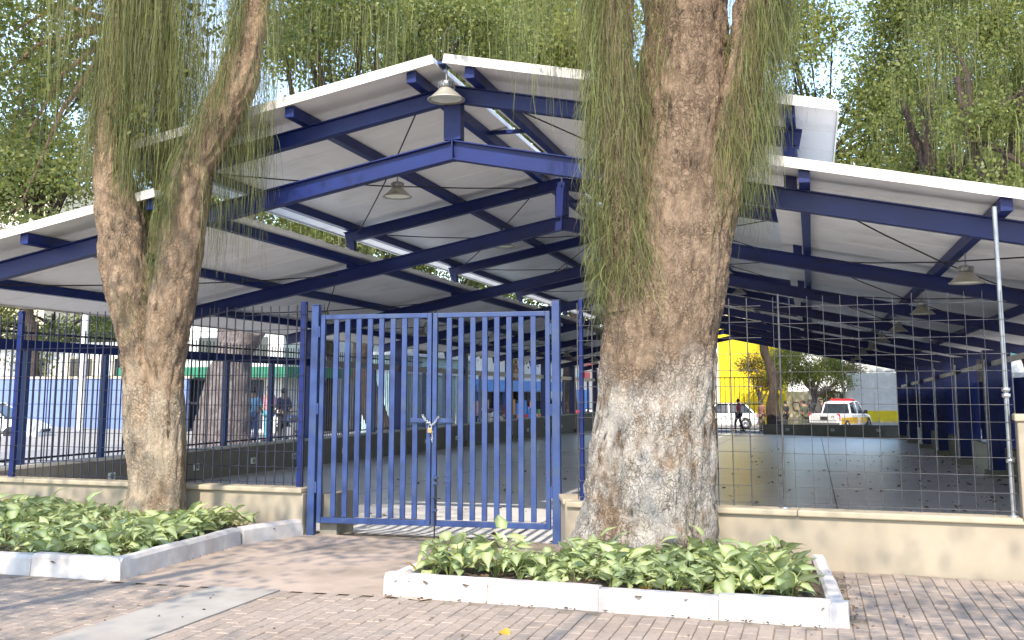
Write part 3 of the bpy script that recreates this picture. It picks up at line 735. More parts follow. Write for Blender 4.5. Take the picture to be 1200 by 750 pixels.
# --- forked tree on the left
dL = 12.45
def px_stem(lst, depth, dd=0):
    st = []
    for k, (y, x0, x1) in enumerate(lst):
        d_ = depth + dd * k / max(1, len(lst) - 1); st.append((D((x0 + x1) / 2, y, d_), (x1 - x0) / 2 * d_ / F * .97))
    return st
lA = px_stem([(622, 136, 222), (603, 146, 216), (560, 150, 215), (500, 146, 216), (430, 145, 214), (390, 141, 205), (345, 126, 184), (300, 117, 172), (250, 113, 166), (200, 110, 155), (150, 110, 152), (90, 118, 156), (30, 128, 160), (-60, 138, 165), (-180, 120, 140)], dL, .3)
lB = px_stem([(640, 172, 212), (560, 170, 214), (500, 172, 214), (450, 176, 215), (400, 172, 219), (350, 176, 228), (300, 186, 238), (250, 192, 242), (200, 205, 252), (150, 228, 276), (100, 252, 299), (50, 272, 311), (0, 281, 318), (-80, 288, 318), (-200, 310, 332)], dL - .08, -.5)
lC = px_stem([(300, 165, 190), (220, 178, 200), (120, 186, 210), (40, 178, 205), (-80, 170, 195)], dL + .35, .6)
tl = thing('forked_tree', 'forked pinkish brown tree with hanging moss in the left flower bed', 'tree', (lA[0][0].x, lA[0][0].y, .05))
OL = Vector(tl.location)
def putw(name, me, parent): 
    o = put(name, me, parent); o.location = -Vector(parent.location); return o
putw('trunk', trunk_mesh('trunk', [lA, lB, lC], M['bark_left'], 84, .028, .026, 3.1), tl)
def side_anchor(stem, n, y0, y1, rg, ang=None):
    P = []; O = []
    for _ in range(n):
        z = rg.uniform(y0, y1)
        for i in range(len(stem) - 1):
            a, b = stem[i][0], stem[i + 1][0]
            if a.z <= z <= b.z:
                t = (z - a.z) / (b.z - a.z); c = a.lerp(b, t); r = stem[i][1] + (stem[i + 1][1] - stem[i][1]) * t
                th = rg.uniform(*ang) if ang else rg.uniform(0, 6.28)
                o = C(math.cos(th), math.sin(th)); P.append(tuple(c + o * r * .97)); O.append(tuple(o)); break
    return P, O
rg = random.Random(11)
def zpx(y, d): return D(600, y, d).z
P = []; O = []; Ln = []
def moss(stem, n, y0, y1, d, ang, l0, l1):
    p, o = side_anchor(stem, n, zpx(y1, d), zpx(y0, d), rg, ang)
    P.extend(p); O.extend(o); Ln.extend(rg.uniform(l0, l1) * rg.uniform(.5, 1) for _ in p)
pi = math.pi
moss(lA, 2300, -170, 150, dL, None, .3, 1.3)
moss(lA, 500, 120, 215, dL, (-1.2, 1.0), .2, .9)
moss(lA, 350, 60, 190, dL, (1.9, 4.4), .2, .8)
moss(lB, 2600, -160, 255, dL, (2.2, 4.5), .3, 1.0)
moss(lB, 520, -150, 240, dL, (-1.1, 1.2), .4, 1.5)
moss(lB, 260, 220, 330, dL, (2.6, 4.4), .1, .45)
moss(lC, 2600, -80, 250, dL, None, .2, .9)
moss(lA, 160, 345, 400, dL, (-1.9, -.9), .05, .22)
# strands from limbs above the picture and twigs beside the trunk
for _ in range(1500):
    x = rg.choice([rg.uniform(50, 260), rg.uniform(60, 330)]); y = rg.uniform(-120, 20); d = dL + rg.uniform(-.8, .9)
    P.append(tuple(D(x, y, d))); O.append(tuple(C(rg.uniform(-1, 1), rg.uniform(-1, 1)))); Ln.append(rg.uniform(.4, 2.0))
for _ in range(2600):
    x = rg.uniform(140, 238); y = rg.uniform(-60, 165); d = dL + rg.uniform(-.2, .25)
    P.append(tuple(D(x, y, d))); O.append(tuple(C(rg.uniform(-1, 1), rg.uniform(-1, 1)))); Ln.append(rg.uniform(.35, 1.1))
for _ in range(420):
    x = rg.uniform(258, 318); y = rg.uniform(95, 190) - (x - 260) * .6; d = dL + rg.uniform(-.6, .3)
    P.append(tuple(D(x, y, d))); O.append(tuple(C(rg.uniform(-1, 1), rg.uniform(-1, 1)))); Ln.append(rg.uniform(.5, 1.7))
for _ in range(1700):
    x = rg.uniform(125, 250); y = rg.uniform(20, 150); d = dL + rg.uniform(-.1, .5)
    P.append(tuple(D(x, y, d))); O.append(tuple(C(rg.uniform(-1, 1), rg.uniform(-1, 1)))); Ln.append(rg.uniform(.4, 1.1))
tag(putw('hanging_moss', strand_mesh('hanging_moss', P, O, Ln, .0024, M['moss'], 4), tl), kind='stuff')
bl = [(D(10, 40, 13.5), (1.0, 1.0, .8)), (D(60, 90, 14), (.8, .8, .5)), (D(20, 180, 14.5), (.7, .8, .5)), (D(95, 20, 13), (.7, .8, .6)), (D(95, 190, 13.8), (.35, .5, .5)), (D(-30, 120, 14.5), (1.0, 1, .9)),
      (D(60, -120, 13), (2.4, 2, .9)), (D(250, -150, 12.5), (2.2, 2, .9)), (D(400, -170, 13), (1.6, 2, .9)), (D(20, 250, 15), (.5, .6, .25)), (D(330, 20, 14), (.5, .6, .5)), (D(165, 140, 12.4), (.35, .3, .5)), (D(185, 60, 12.7), (.45, .4, .6)), (D(215, 20, 12.9), (.5, .4, .5)), (D(150, 200, 13.2), (.25, .3, .3))]
putw('crown', leaf_cloud('crown', bl, 20000, .085, M['leaf_mid'], 5, .16), tl)
b = MB(); rr = random.Random(2)
for (c, rad) in bl: 
    root = lA[-3][0] if c.x < lA[-1][0].x + 1 else lB[-2][0]
    m_ = root.lerp(c, .55) + Vector((0, 0, .35)); b.tube([root, m_, c], [.05, .03, .008], 7)
b.build('limbs', M['bark_left'], tl).location = -OL

# --- thick mossy tree on the right
dR = 10.35
rA = px_stem([(668, 650, 846), (640, 670, 838), (600, 682, 836), (550, 690, 837), (500, 697, 837), (450, 702, 839), (400, 706, 842), (350, 710, 849), (300, 716, 855), (250, 722, 859), (200, 728, 858), (150, 736, 858), (100, 742, 858), (50, 748, 856), (0, 752, 852), (-80, 748, 850), (-200, 740, 820)], dR, .2)
rB = px_stem([(330, 770, 850), (260, 800, 862), (190, 820, 876), (120, 838, 888), (60, 852, 898), (0, 864, 910), (-100, 880, 922), (-200, 895, 930)], dR, -.2)
rC = px_stem([(360, 712, 790), (290, 706, 775), (220, 702, 758), (140, 700, 748), (60, 700, 742), (-40, 700, 738), (-180, 690, 720)], dR - .05, -.35)
tr_ = thing('mossy_tree', 'thick tall tree with mottled white bark and trailing moss in front bed', 'tree', (rA[0][0].x, rA[0][0].y, .03))
putw('trunk', trunk_mesh('trunk', [rA, rB, rC], M['bark_right'], 130, .022, .032, 7.7, lobes=.05), tr_)
P = []; O = []; Ln = []
moss(rC, 1900, -150, 325, dR, (2.2, 5.4), .12, .9)
moss(rC, 800, 180, 350, dR, (2.2, 5.0), .08, .5)
moss(rC, 900, -150, 150, dR, (1.6, 6.0), .6, 1.6)
moss(rA, 800, -100, 330, dR, (3.3, 4.35), .15, .6)
moss(rB, 2300, -150, 190, dR, (-2.2, .9), .4, 1.15)
moss(rA, 1100, 30, 215, dR, (-.75, .35), .25, .75)
for _ in range(600):
    x = rg.uniform(858, 915); y = rg.uniform(-140, 60); d = dR + rg.uniform(.1, .8)
    P.append(tuple(D(x, y, d))); O.append(tuple(C(rg.uniform(-1, 1), rg.uniform(-1, 1)))); Ln.append(rg.uniform(.5, 1.5))
for _ in range(420):
    x = rg.uniform(610, 700); y = rg.uniform(-160, 0); d = dR + rg.uniform(-.3, .8)
    P.append(tuple(D(x, y, d))); O.append(tuple(C(rg.uniform(-1, 1), rg.uniform(-1, 1)))); Ln.append(rg.uniform(.5, 1.6))
for _ in range(220):
    x = rg.uniform(890, 950); y = rg.uniform(-140, 0); d = dR + rg.uniform(-.3, .8)
    P.append(tuple(D(x, y, d))); O.append(tuple(C(rg.uniform(-1, 1), rg.uniform(-1, 1)))); Ln.append(rg.uniform(.6, 1.5))
tag(putw('hanging_moss', strand_mesh('hanging_moss', P, O, Ln, .0024, M['moss'], 9, out=.15, sway=.10), tr_), kind='stuff')
br = [(D(700, -190, 10.4), (2.4, 1.8, .8)), (D(930, -180, 10.2), (2.2, 1.8, .8)), (D(800, -300, 10.4), (3, 2.2, 1.0)), (D(560, -200, 10.8), (1.5, 1.5, .7))]
putw('crown', leaf_cloud('crown', br, 12000, .09, M['leaf_mid'], 6, .2), tr_)
b = MB()
for (c, rad) in br:
    root = min((rA[-1][0], rB[-1][0], rC[-1][0]), key=lambda q: (q - c).length); m_ = root.lerp(c, .5) + Vector((0, 0, .3)); b.tube([root, m_, c], [.07, .04, .01], 7)
b.build('limbs', M['bark_right'], tr_).location = -Vector(tr_.location)

# --- other trees
def tree(label, base, h, lean, r, blobs, n, size, leafm, seed, barkm='bark_far', strands=0, group=None):
    base = Vector(base); t = thing('tree', label, 'tree', base, 0, group)
    rr = random.Random(seed); top = Vector((lean[0], lean[1], h))
    st = [(Vector((0, 0, -.2)), r * 1.5), (Vector((0, 0, .4)), r * 1.1)]
    for k in range(1, 7):
        q = top * (k / 6) + Vector((rr.uniform(-1, 1), rr.uniform(-1, 1), 0)) * r * 1.2; st.append((q, r * (1 - .13 * k)))
    stems = [st]
    for (c, rad) in blobs:
        i = rr.randint(4, 6); a, ra = st[i]; c = Vector(c)
        stems.append([(a, ra * .6), (a.lerp(c, .5) + Vector((rr.uniform(-.4, .4), rr.uniform(-.4, .4), .3)), ra * .4), (c, ra * .12)])
    put('trunk', trunk_mesh('trunk', stems, M[barkm], 14, .25, .05 if r > .2 else .02, seed), t)
    put('crown', leaf_cloud('crown', blobs, n, size, M[leafm], seed, size * 2.8), t)
    if strands:
        P = []; O = []; Ln = []
        for _ in range(strands):
            c, rad = rr.choice(blobs); c = Vector(c)
            P.append(tuple(c + Vector((rr.uniform(-1, 1) * rad[0], rr.uniform(-1, 1) * rad[1], rr.uniform(-1, .3) * rad[2])))); O.append((rr.uniform(-1, 1), rr.uniform(-1, 1), 0)); Ln.append(rr.uniform(.6, 2.2))
        tag(put('hanging_moss', strand_mesh('hanging_moss', P, O, Ln, .012, M['moss'], seed, 5), t), kind='stuff')
    return t
def rb(rr, n, spread, z0, z1, r0, r1):
    return [(Vector((rr.uniform(-1, 1) * spread, rr.uniform(-1, 1) * spread, rr.uniform(z0, z1))), tuple(rr.uniform(r0, r1) * q for q in (1, 1, .7))) for _ in range(n)]
BG = 'tall trees growing beyond the hall'
def bgtree(px, depth, h, lean, r, nb, spread, z0, z1, r0, r1, n, size, lm, seed, label, strands=0, bark='bark_far'):
    p = D(px, 459, depth); p.z = hz(p.x, p.y); rr = random.Random(seed)
    return tree(label, p, h, lean, r, rb(rr, nb, spread, z0, z1, r0, r1), int(n * 1.7), size * .78, lm, seed, bark, strands)
bgtree(448, 34.5, 13, (-2.5, .2), .38, 15, 2.8, 6.5, 15, 1.0, 1.9, 17000, .18, 'leaf_mid', 21, 'dark leaning tree draped with moss behind the left roof', 1800)
bgtree(385, 47, 8, (0, 0), .3, 15, 3.6, 4.6, 10.5, 1.2, 2.0, 17000, .2, 'leaf_mid', 61, 'dense tree seen through the slot above the lower left roof')
bgtree(600, 78, 9, (0, 0), .3, 15, 5.5, 5, 12.5, 1.6, 2.6, 15000, .28, 'leaf_mid', 62, 'dense dark tree behind the far left shops')
bgtree(35, 47, 12, (-.4, .2), .3, 14, 3.4, 7.5, 19, 1.0, 2.0, 11500, .2, 'leaf_mid', 22, 'airy green tree at the upper left behind the low roof')
bgtree(-50, 46, 11, (-.4, .2), .35, 14, 4.5, 6, 18, 1.2, 2.3, 12500, .22, 'leaf_mid', 122, 'broad green tree at left edge behind the blue wall')
bgtree(480, 54, 16, (.4, 0), .4, 20, 5.0, 8, 23, 1.5, 2.9, 26000, .26, 'leaf_mid', 23, 'dense green tree behind the left end of the roof ridge', 900)
bgtree(560, 76, 22, (0, .3), .5, 26, 6.4, 13, 34, 2.0, 3.8, 30000, .36, 'leaf_bright', 24, 'bright sunlit tree behind the roof ridge', 500)
bgtree(668, 68, 20, (0, .3), .45, 24, 5.4, 13, 30, 1.8, 3.3, 28000, .33, 'leaf_bright', 25, 'tall sunlit tree seen between roof ridge and thick tree')
bgtree(1078, 66, 20, (-6.5, 0), .4, 34, 7.5, 10, 30, 1.6, 3.2, 40000, .30, 'leaf_bright', 26, 'sunlit tree rising behind the right upper roof corner')
bgtree(1120, 58, 17, (-2.6, 0), .4, 20, 4.4, 9, 26, 1.3, 2.5, 22000, .27, 'leaf_mid', 27, 'slim dark trunked tree behind the right roof', 700)
bgtree(1170, 46, 15, (-2.8, 0), .5, 16, 3.6, 9, 20, 1.0, 2.0, 15000, .23, 'leaf_mid', 28, 'mossy dark trunked tree behind the right roof centre', 1700)
bgtree(1255, 36, 13, (-2.6, 0), .45, 14, 3.0, 8, 16, .9, 1.8, 12000, .19, 'leaf_mid', 29, 'leaning dark mossy tree at the upper right edge', 1700)
bgtree(1215, 62, 14, (0, 0), .35, 18, 5, 6.5, 24, 1.4, 2.6, 18000, .28, 'leaf_bright', 30, 'distant pale green tree behind the right roof edge')
bgtree(60, 55, 5.5, (0, 0), .25, 10, 4.6, 2.8, 6.0, 1.0, 1.8, 9000, .2, 'leaf_bright', 31, 'low bright green tree above the blue wall')
bgtree(150, 58, 5, (0, 0), .25, 10, 4.6, 2.8, 6.0, 1.0, 1.8, 8000, .2, 'leaf_bright', 41, 'second low bright tree right of the one over the blue wall')
bgtree(230, 60, 5, (0, 0), .25, 10, 5, 2.8, 6.6, 1.0, 1.8, 8000, .2, 'leaf_bright', 42, 'low leafy tree beyond the pruned trunk')
bgtree(290, 64, 10, (0, 0), .35, 14, 5, 5, 15, 1.1, 1.9, 10000, .19, 'leaf_mid', 43, 'shady tree seen through the slot between the left roofs')
bgtree(500, 60, 9, (0, 0), .35, 12, 5, 4.8, 12, 1.2, 2.2, 9000, .22, 'leaf_mid', 44, 'dark tree seen beyond the far left roofs')
bgtree(952, 74, 4.0, (.2, 0), .28, 12, 2.0, 2.6, 5.2, .6, 1.1, 9000, .16, 'leaf_bright', 32, 'rounded green street tree with pale trunk behind the far parapet', 0, 'bark_grey')
bgtree(982, 76, 3.6, (.3, 0), .2, 8, 1.2, 2.3, 4.4, .5, .8, 3500, .15, 'leaf_dry', 33, 'reddish leaved small tree beside the rounded green street tree', 0, 'bark_grey')
bgtree(888, 77, 3.0, (0, 0), .15, 7, 1.2, 2.3, 4.6, .5, .8, 2600, .16, 'leaf_dry', 34, 'rusty leaved sapling before the yellow building', 0, 'bark_grey')
p = D(906, 459, 60.5); p.z = hz(p.x, p.y)
tree('dark leaning trunk standing behind the far end parapet', p, 9, (-.5, 0), .36, [(Vector((-.8, .5, 9.5)), (2.4, 2, 1.2)), (Vector((.8, .5, 8.5)), (1.6, 2, 1))], 3500, .2, 'leaf_mid', 35)
# pruned giant trunk beyond the left parapet
p = D(262, 459, 32); p.z = hz(p.x, p.y)
pt = thing('pruned_tree', 'massive grey tree trunk with sawn off limb behind left parapet', 'tree', p)
stems = [[(Vector((0, 0, -.2)), .95), (Vector((.02, 0, .5)), .80), (Vector((.1, 0, 1.6)), .66), (Vector((.25, 0, 2.6)), .55), (Vector((.35, 0, 3.3)), .56), (Vector((.4, .1, 4.6)), .5), (Vector((.2, .3, 7)), .4)],
         [(Vector((.35, 0, 2.7)), .42), (Vector((.75, -.15, 3.1)), .38), (Vector((1.1, -.3, 3.45)), .36), (Vector((1.13, -.32, 3.47)), .05)]]
put('trunk', trunk_mesh('trunk', stems, M['bark_grey'], 26, .12, .06, 5), pt)
put('crown', leaf_cloud('crown', [(Vector((0, .4, 7.6)), (2.2, 2.2, .9)), (Vector((1.4, .6, 7.9)), (1.8, 1.8, .8)), (Vector((-1.6, .2, 7.4)), (1.6, 1.6, .8))], 5000, .16, M['leaf_mid'], 36, .4), pt)
# street trees beside and behind the viewer that dapple the pavement
for k, (x, y, h, bls, n) in enumerate([(-6.6, -1.5, 5.6, [((.4, 2.6, 6.6), (2.2, 1.8, .9)), ((-1.6, 4.6, 7.4), (1.8, 1.7, .9)), ((2.4, 4.6, 7.6), (1.7, 1.7, .9)), ((.6, 6.6, 8.6), (2.2, 1.7, .9)), ((0, 0, 7.3), (2.2, 1.5, .8))], 10000),
                                       (3.9, -2.2, 5.6, [((-1.9, 3.2, 6.7), (1.8, 1.7, .9)), ((.6, 5.0, 7.4), (1.7, 1.7, .8)), ((-1.8, 6.4, 8.4), (2.0, 1.6, .9)), ((2.9, 4.4, 7.0), (1.5, 1.6, .8)), ((-.2, 1.0, 7.6), (2.2, 1.6, .8))], 10000),
                                       (-1.2, -7.5, 6.2, [((0, 3, 8.8), (2.6, 2.0, 1.0)), ((2.8, 2.6, 9.2), (1.8, 1.6, .8)), ((-2.8, 2.6, 8.9), (2.0, 1.8, .8)), ((.4, 6.8, 9.6), (2.6, 1.8, 1.0))], 4500)]):
    tree('street tree behind the viewer, %s of its row' % ['left', 'right', 'rearmost'][k], (x, y, 0), h, (0, .6), .24, [(Vector(c), r_) for c, r_ in bls], n, .10, 'leaf_mid', 60 + k, 'bark_left')

# ------------------------------------------------------------------ bed plants
def leaf_mesh(L, w, fold, seed):
    rr = random.Random(seed); n = 6; vs = []; rib = []
    prof = [.10, .82, 1.0, .86, .58, .26, 0]
    for i in range(n + 1):
        t = i / n; y = L * t; z = -L * .32 * t * t * rr.uniform(.6, 1.2)
        hw = w * prof[i]
        back = -L * .16 if i == 1 else 0
        vs += [(-hw, y + back, z + hw * fold), (-hw * .45, y + back * .3, z + hw * fold * .4), (0, y, z), (hw * .45, y + back * .3, z + hw * fold * .4), (hw, y + back, z + hw * fold)]
        rib += [0, .55, .9, .55, 0]
    fs = [(i * 5 + k, i * 5 + k + 1, (i + 1) * 5 + k + 1, (i + 1) * 5 + k) for i in range(n) for k in range(4)]
    return npmesh('leaf', vs, fs, M['plant'], True, {'rib': rib})
LM = [leaf_mesh(*q) for q in ((.13, .040, .35, 1), (.16, .050, .25, 2), (.105, .034, .5, 3), (.18, .046, .3, 4), (.14, .045, .15, 5))]
def plant_proto(seed, nl, h):
    rr = random.Random(seed); items = []; b = MB()
    for k in range(nl):
        az = k * 2.4 + rr.uniform(-.5, .5); t = (k + 1) / nl; rad = (h + .06) * rr.uniform(.25, .65) * (1.1 - .5 * t); z = h * (.35 + .65 * t) * rr.uniform(.8, 1.1)
        p = Vector((math.cos(az) * rad, math.sin(az) * rad, z))
        b.tube([(0, 0, -.03), (p.x * .35, p.y * .35, z * .6), p], [.005, .004, .003], 4, cap=False)
        items.append((rr.choice(LM), p, (R(rr.uniform(-25, 60)), R(rr.uniform(-35, 35)), az - R(90) + rr.uniform(-.7, .7)), rr.uniform(.65, 1.3)))
    return b.mesh('stem', M['stem']), items
PR = [plant_proto(s, n, h) for s, n, h in ((1, 8, .17), (2, 9, .20), (3, 7, .14), (4, 10, .22), (5, 6, .11), (6, 9, .16))]
def bed(poly, trunk, tr, n, label, group, dens, seed, keep):
    rr = random.Random(seed); xs = [p[0] for p in poly]; ys = [p[1] for p in poly]; pts = []; tries = 0
    while len(pts) < n and tries < 40000:
        tries += 1; p = Vector((rr.uniform(min(xs), max(xs)), rr.uniform(min(ys), max(ys)), 0))
        if not inside(p, poly) or (p.xy - trunk.xy).length < tr or rr.random() > dens(p) or noise.noise(Vector((p.x * 1.9, p.y * 1.9, seed * 7.3))) < -.28: continue
        if any((p - q).length < .105 for q in pts): continue
        pts.append(p)
    pts.sort(key=lambda p: p.x * -SA + p.y * CA)
    AV = []; AF = []; AR = []; SV = []; SF = []
    for k, p in enumerate(pts):
        q = rr.choice(PR); s = rr.uniform(.55, 1.3) * (1.0 if p.y > trunk.y + .05 or abs(p.x - trunk.x) > .8 else .85); rz = rr.uniform(0, 6.28)
        if k < keep:
            zone = 'close to the trunk' if (p.xy - trunk.xy).length < tr + .22 else ('left of the trunk' if p.x < trunk.x - .3 else ('right of the trunk' if p.x > trunk.x + .3 else 'in front of the trunk'))
            lab = '%s arrow-leaved plant %s %s' % ('tall' if s * len(q[1]) > 7.5 else 'low', zone, label)
            t = thing('bed_plant', lab, 'plant', (p.x, p.y, .08), rz, '%s, %s' % (group, zone)); t.scale = (s, s, s)
            put('stem', q[0], t)
            for me, lp, lr, ls in q[1]: put('leaf', me, t, lp, lr, (ls,) * 3)
        else:
            Mw = Matrix.Translation((p.x, p.y, .08)) @ Matrix.Rotation(rz, 4, 'Z') @ Matrix.Scale(s, 4)
            for me, lp, lr, ls in q[1]:
                from mathutils import Euler
                X = Mw @ Matrix.Translation(lp) @ Euler(lr).to_matrix().to_4x4() @ Matrix.Scale(ls, 4); o_ = len(AV)
                AV += [tuple(X @ v.co) for v in me.vertices]; AF += [tuple(o_ + i for i in f_.vertices) for f_ in me.polygons]; AR += [d.value for d in me.attributes['rib'].data]
    if AV: tag(put('bed_plants', npmesh('bed_plants', AV, AF, M['plant'], True, {'rib': AR})), kind='stuff')
innerR = [KRb + Vector((.15, -.05, 0)), KR[0] + (KRb - KR[0]).normalized() * .30 + Vector((.22, 0, 0)), KR[1] + Vector((-.32, .3, 0)), KR[2] + Vector((-.32, -.1, 0))]
e0 = (KR[1] - KR[0]).normalized(); nR = Vector((-e0.y, e0.x, 0))
def densR(p):
    d = (p - KR[0]).dot(nR); return .03 if d < .42 else (.4 if d < .6 else 1)
bed(innerR, rA[1][0], .60, 165, 'in bed of the thick tree', 'leafy plants in the bed of the thick tree', densR, 1, 140)
visL = [KL[0] - KLd * 1.9 + Vector((0, .25, 0)), KL[0] + Vector((-.20, .22, 0)), KL[1] + Vector((-.3, 0, 0)), KL[2] + Vector((-.25, .02, 0)), fB + Vector((-.1, -.15, 0)), fA.lerp(fB, .38) + Vector((0, -.2, 0))]
eL = (KL[1] - KL[0]).normalized(); nL = Vector((-eL.y, eL.x, 0)); nF = Vector((-KLd.y, KLd.x, 0))
def densL(p):
    d = min((p - KL[0]).dot(nL), (p - KL[0]).dot(nF) * 1.0); return .15 if d < .36 else 1
bed(visL, lA[1][0], .40, 250, 'in bed of the forked tree', 'leafy plants in the bed of the forked tree', densL, 2, 155)
# fallen leaves
fm = leaf_mesh(.11, .035, .3, 9); fm.materials.clear(); fm.materials.append(M['fallen'])
for (px, py, z, rx, lab) in ((487, 668, .16, .9, 'orange leaf propped on the left end of the front kerb'), (760, 690, .12, 0, 'yellow fallen leaf lying by the front kerb in the bed'), (588, 739, .01, 0, 'yellow fallen leaf lying on the brick pavement')):
    p = G(px, py, z); o = put('fallen_leaf', fm, None, p, (rx, .3, random.uniform(0, 6))); tag(o, lab, 'leaf')
def litter(name, pts, size, seed):
    rg_ = np.random.default_rng(seed); P_ = np.array(pts); N = len(P_); a = rg_.uniform(0, 6.28, N); s = size * rg_.uniform(.4, 1.2, N)
    d = np.stack([np.cos(a) * s, np.sin(a) * s, rg_.uniform(-.3, .3, N) * s], 1); u = np.stack([-np.sin(a) * s * .4, np.cos(a) * s * .4, rg_.uniform(0, .3, N) * s], 1)
    V = np.stack([P_ - d * .5, P_ + u, P_ + d * .5, P_ - u], 1).reshape(-1, 3)
    return tag(put(name, npmesh(name, V, np.arange(N * 4).reshape(-1, 4), M['litter'])), kind='stuff')
rr = random.Random(8); pts = []
for _ in range(900):
    u = rr.uniform(-8, 4.4); v = 10.8 + rr.random() ** 1.5 * 30; u = u if rr.random() < .5 else 4.4 - abs(rr.gauss(0, 1.4)); pts.append((u, v, hz(u, v) + .012))
litter('leaf_litter', pts, .09, 1)
pts = []
for _ in range(160):
    t = rr.random(); a = KR[0].lerp(KR[1], t) if rr.random() < .6 else KL[0].lerp(KL[1], t); pts.append((a.x + rr.uniform(-.1, .05), a.y - abs(rr.gauss(0, .04)) - .01, .006))
for _ in range(70):
    p = G(rr.uniform(0, 1200), rr.uniform(692, 748)); pts.append((p.x, p.y, .008))
for _ in range(120):
    a = KR[1].lerp(KR[2], rr.random()); pts.append((a.x + abs(rr.gauss(0, .08)) + .02, a.y, .008))
litter('leaf_litter', pts, .028, 2)
pts = []
for poly in (bedL, bedR):
    n = 0
    while n < 420:
        p = (rr.uniform(min(q[0] for q in poly), max(q[0] for q in poly)), rr.uniform(min(q[1] for q in poly), max(q[1] for q in poly)), .115)
        if inside(p, poly): pts.append(p); n += 1
litter('leaf_litter', pts, .06, 3)
#MORE
# ------------------------------------------------------------------ people
def skin(name, vs, es, rs, mat, lv=1):
    me = bpy.data.meshes.new('tmp'); me.from_pydata(vs, es, []); o = bpy.data.objects.new('tmp', me); COL.objects.link(o)
    sk = o.modifiers.new('s', 'SKIN'); sk.use_smooth_shade = True
    for i, r_ in enumerate(rs):
        d = me.skin_vertices[0].data[i]; d.radius = r_ if isinstance(r_, tuple) else (r_, r_)
    me.skin_vertices[0].data[0].use_root = True
    o.modifiers.new('b', 'SUBSURF').levels = lv
    dg = bpy.context.evaluated_depsgraph_get(); m2 = bpy.data.meshes.new_from_object(o.evaluated_get(dg), depsgraph=dg); m2.name = name
    bpy.data.objects.remove(o); m2.materials.clear(); m2.materials.append(mat); return m2
def person(label, loc, rz, h, shirt, trousers, hair=(.03, .02, .015), skinc=(.32, .19, .12), stride=.0, arms=0.0, shorts=False):
    k = h / 1.75; t = thing('person', label, 'person', loc, rz)
    S_ = stride
    J = dict(pel=(0, 0, .95), sp=(0, 0, 1.15), ch=(0, .01, 1.36), nk=(0, .01, 1.49), hd=(0, .03, 1.60), ht=(0, .02, 1.70),
             hl=(-.09, 0, .90), kl=(-.10, .05 + S_ * .45, .50), al=(-.10, S_ * .7 - .02, .09), tl=(-.11, S_ * .7 + .14, .035),
             hr=(.09, 0, .90), kr=(.10, .03 - S_ * .25, .50), ar=(.10, -S_ * .75 - .02, .09), tr=(.11, -S_ * .75 + .14, .035),
             sl=(-.17, 0, 1.41), el=(-.23, -.04 - S_ * .3, 1.13), wl=(-.23, .08 + arms * .25 - S_ * .3, .90 + arms * .2), fl=(-.225, .12 + arms * .3 - S_ * .3, .81 + arms * .22),
             sr=(.17, 0, 1.41), er=(.23, -.04 + S_ * .3, 1.13), wr=(.23, .08 + arms * .25 + S_ * .3, .90 + arms * .2), fr=(.225, .12 + arms * .3 + S_ * .3, .81 + arms * .22), no=(0, .12, 1.60))
    RAD = dict(pel=(.15, .10), sp=(.13, .09), ch=(.16, .10), nk=.052, hd=(.075, .09), ht=(.06, .07), hl=.085, kl=.058, al=.04, tl=.035, hr=.085, kr=.058, ar=.04, tr=.035,
               sl=.055, el=.042, wl=.03, fl=.034, sr=.055, er=.042, wr=.03, fr=.034, no=.018)
    E_ = [('pel', 'sp'), ('sp', 'ch'), ('ch', 'nk'), ('nk', 'hd'), ('hd', 'ht'), ('hd', 'no'), ('pel', 'hl'), ('hl', 'kl'), ('kl', 'al'), ('al', 'tl'), ('pel', 'hr'), ('hr', 'kr'), ('kr', 'ar'), ('ar', 'tr'),
          ('ch', 'sl'), ('sl', 'el'), ('el', 'wl'), ('wl', 'fl'), ('ch', 'sr'), ('sr', 'er'), ('er', 'wr'), ('wr', 'fr')]
    def sub(names, grow, ends={}):
        ks = list(dict.fromkeys(names)); vs = [tuple(c * k for c in ends.get(n, J[n])) for n in ks]
        es = [(ks.index(a), ks.index(b)) for a, b in E_ if a in ks and b in ks]
        rs = [tuple((q + grow) * k for q in RAD[n]) if isinstance(RAD[n], tuple) else (RAD[n] + grow) * k for n in ks]
        return vs, es, rs
    v, e, r_ = sub(list(J), 0); put('body', skin('body', v, e, r_, solid('skin_%d' % int(skinc[0] * 100), skinc, .6)), t)
    v, e, r_ = sub(['sp', 'pel', 'ch', 'sl', 'el', 'sr', 'er'], .022); put('shirt', skin('shirt', v, e, r_, shirt), t)
    en = {} if not shorts else dict(al=tuple(np.array(J['kl']) - (0, 0, .05)), ar=tuple(np.array(J['kr']) - (0, 0, .05)))
    v, e, r_ = sub(['pel', 'hl', 'kl', 'al', 'hr', 'kr', 'ar'], .018, en); put('trousers', skin('trousers', v, e, r_, trousers), t)
    for s in ('l', 'r'):
        a = Vector(J['a' + s]); put('shoe', bevelled(MB().box((a.x * k, (a.y + .07) * k, .035 * k), (.095 * k, .27 * k, .075 * k)), 'shoe', solid('dark_shoe', (.04, .035, .035)), .02), t)
    M_ = Matrix.Identity(3); put('hair', MB().lathe([(.0, .118), (.055, .105), (.085, .07), (.096, .02), (.088, -.03), (.07, -.05)], 14, (0, .012, 1.635 * 1)).mesh('hair', solid('hair_%d' % int(hair[0] * 100), hair)), t, sc=(k, k, k))
    return t
def gp(px, depth): p = D(px, 459, depth); p.z = hz(p.x, p.y); return p
person('person in a red jacket walking before the yellow building', gp(865, 60.2), R(75), 1.76, solid('red_jacket', (.42, .03, .07)), solid('dark_trousers', (.03, .035, .06)), stride=.28)
person('person in dark green clothes standing near the white pickup', gp(942, 62.5), R(20), 1.76, solid('olive_uniform', (.06, .07, .04)), solid('olive_trousers', (.07, .075, .045)))
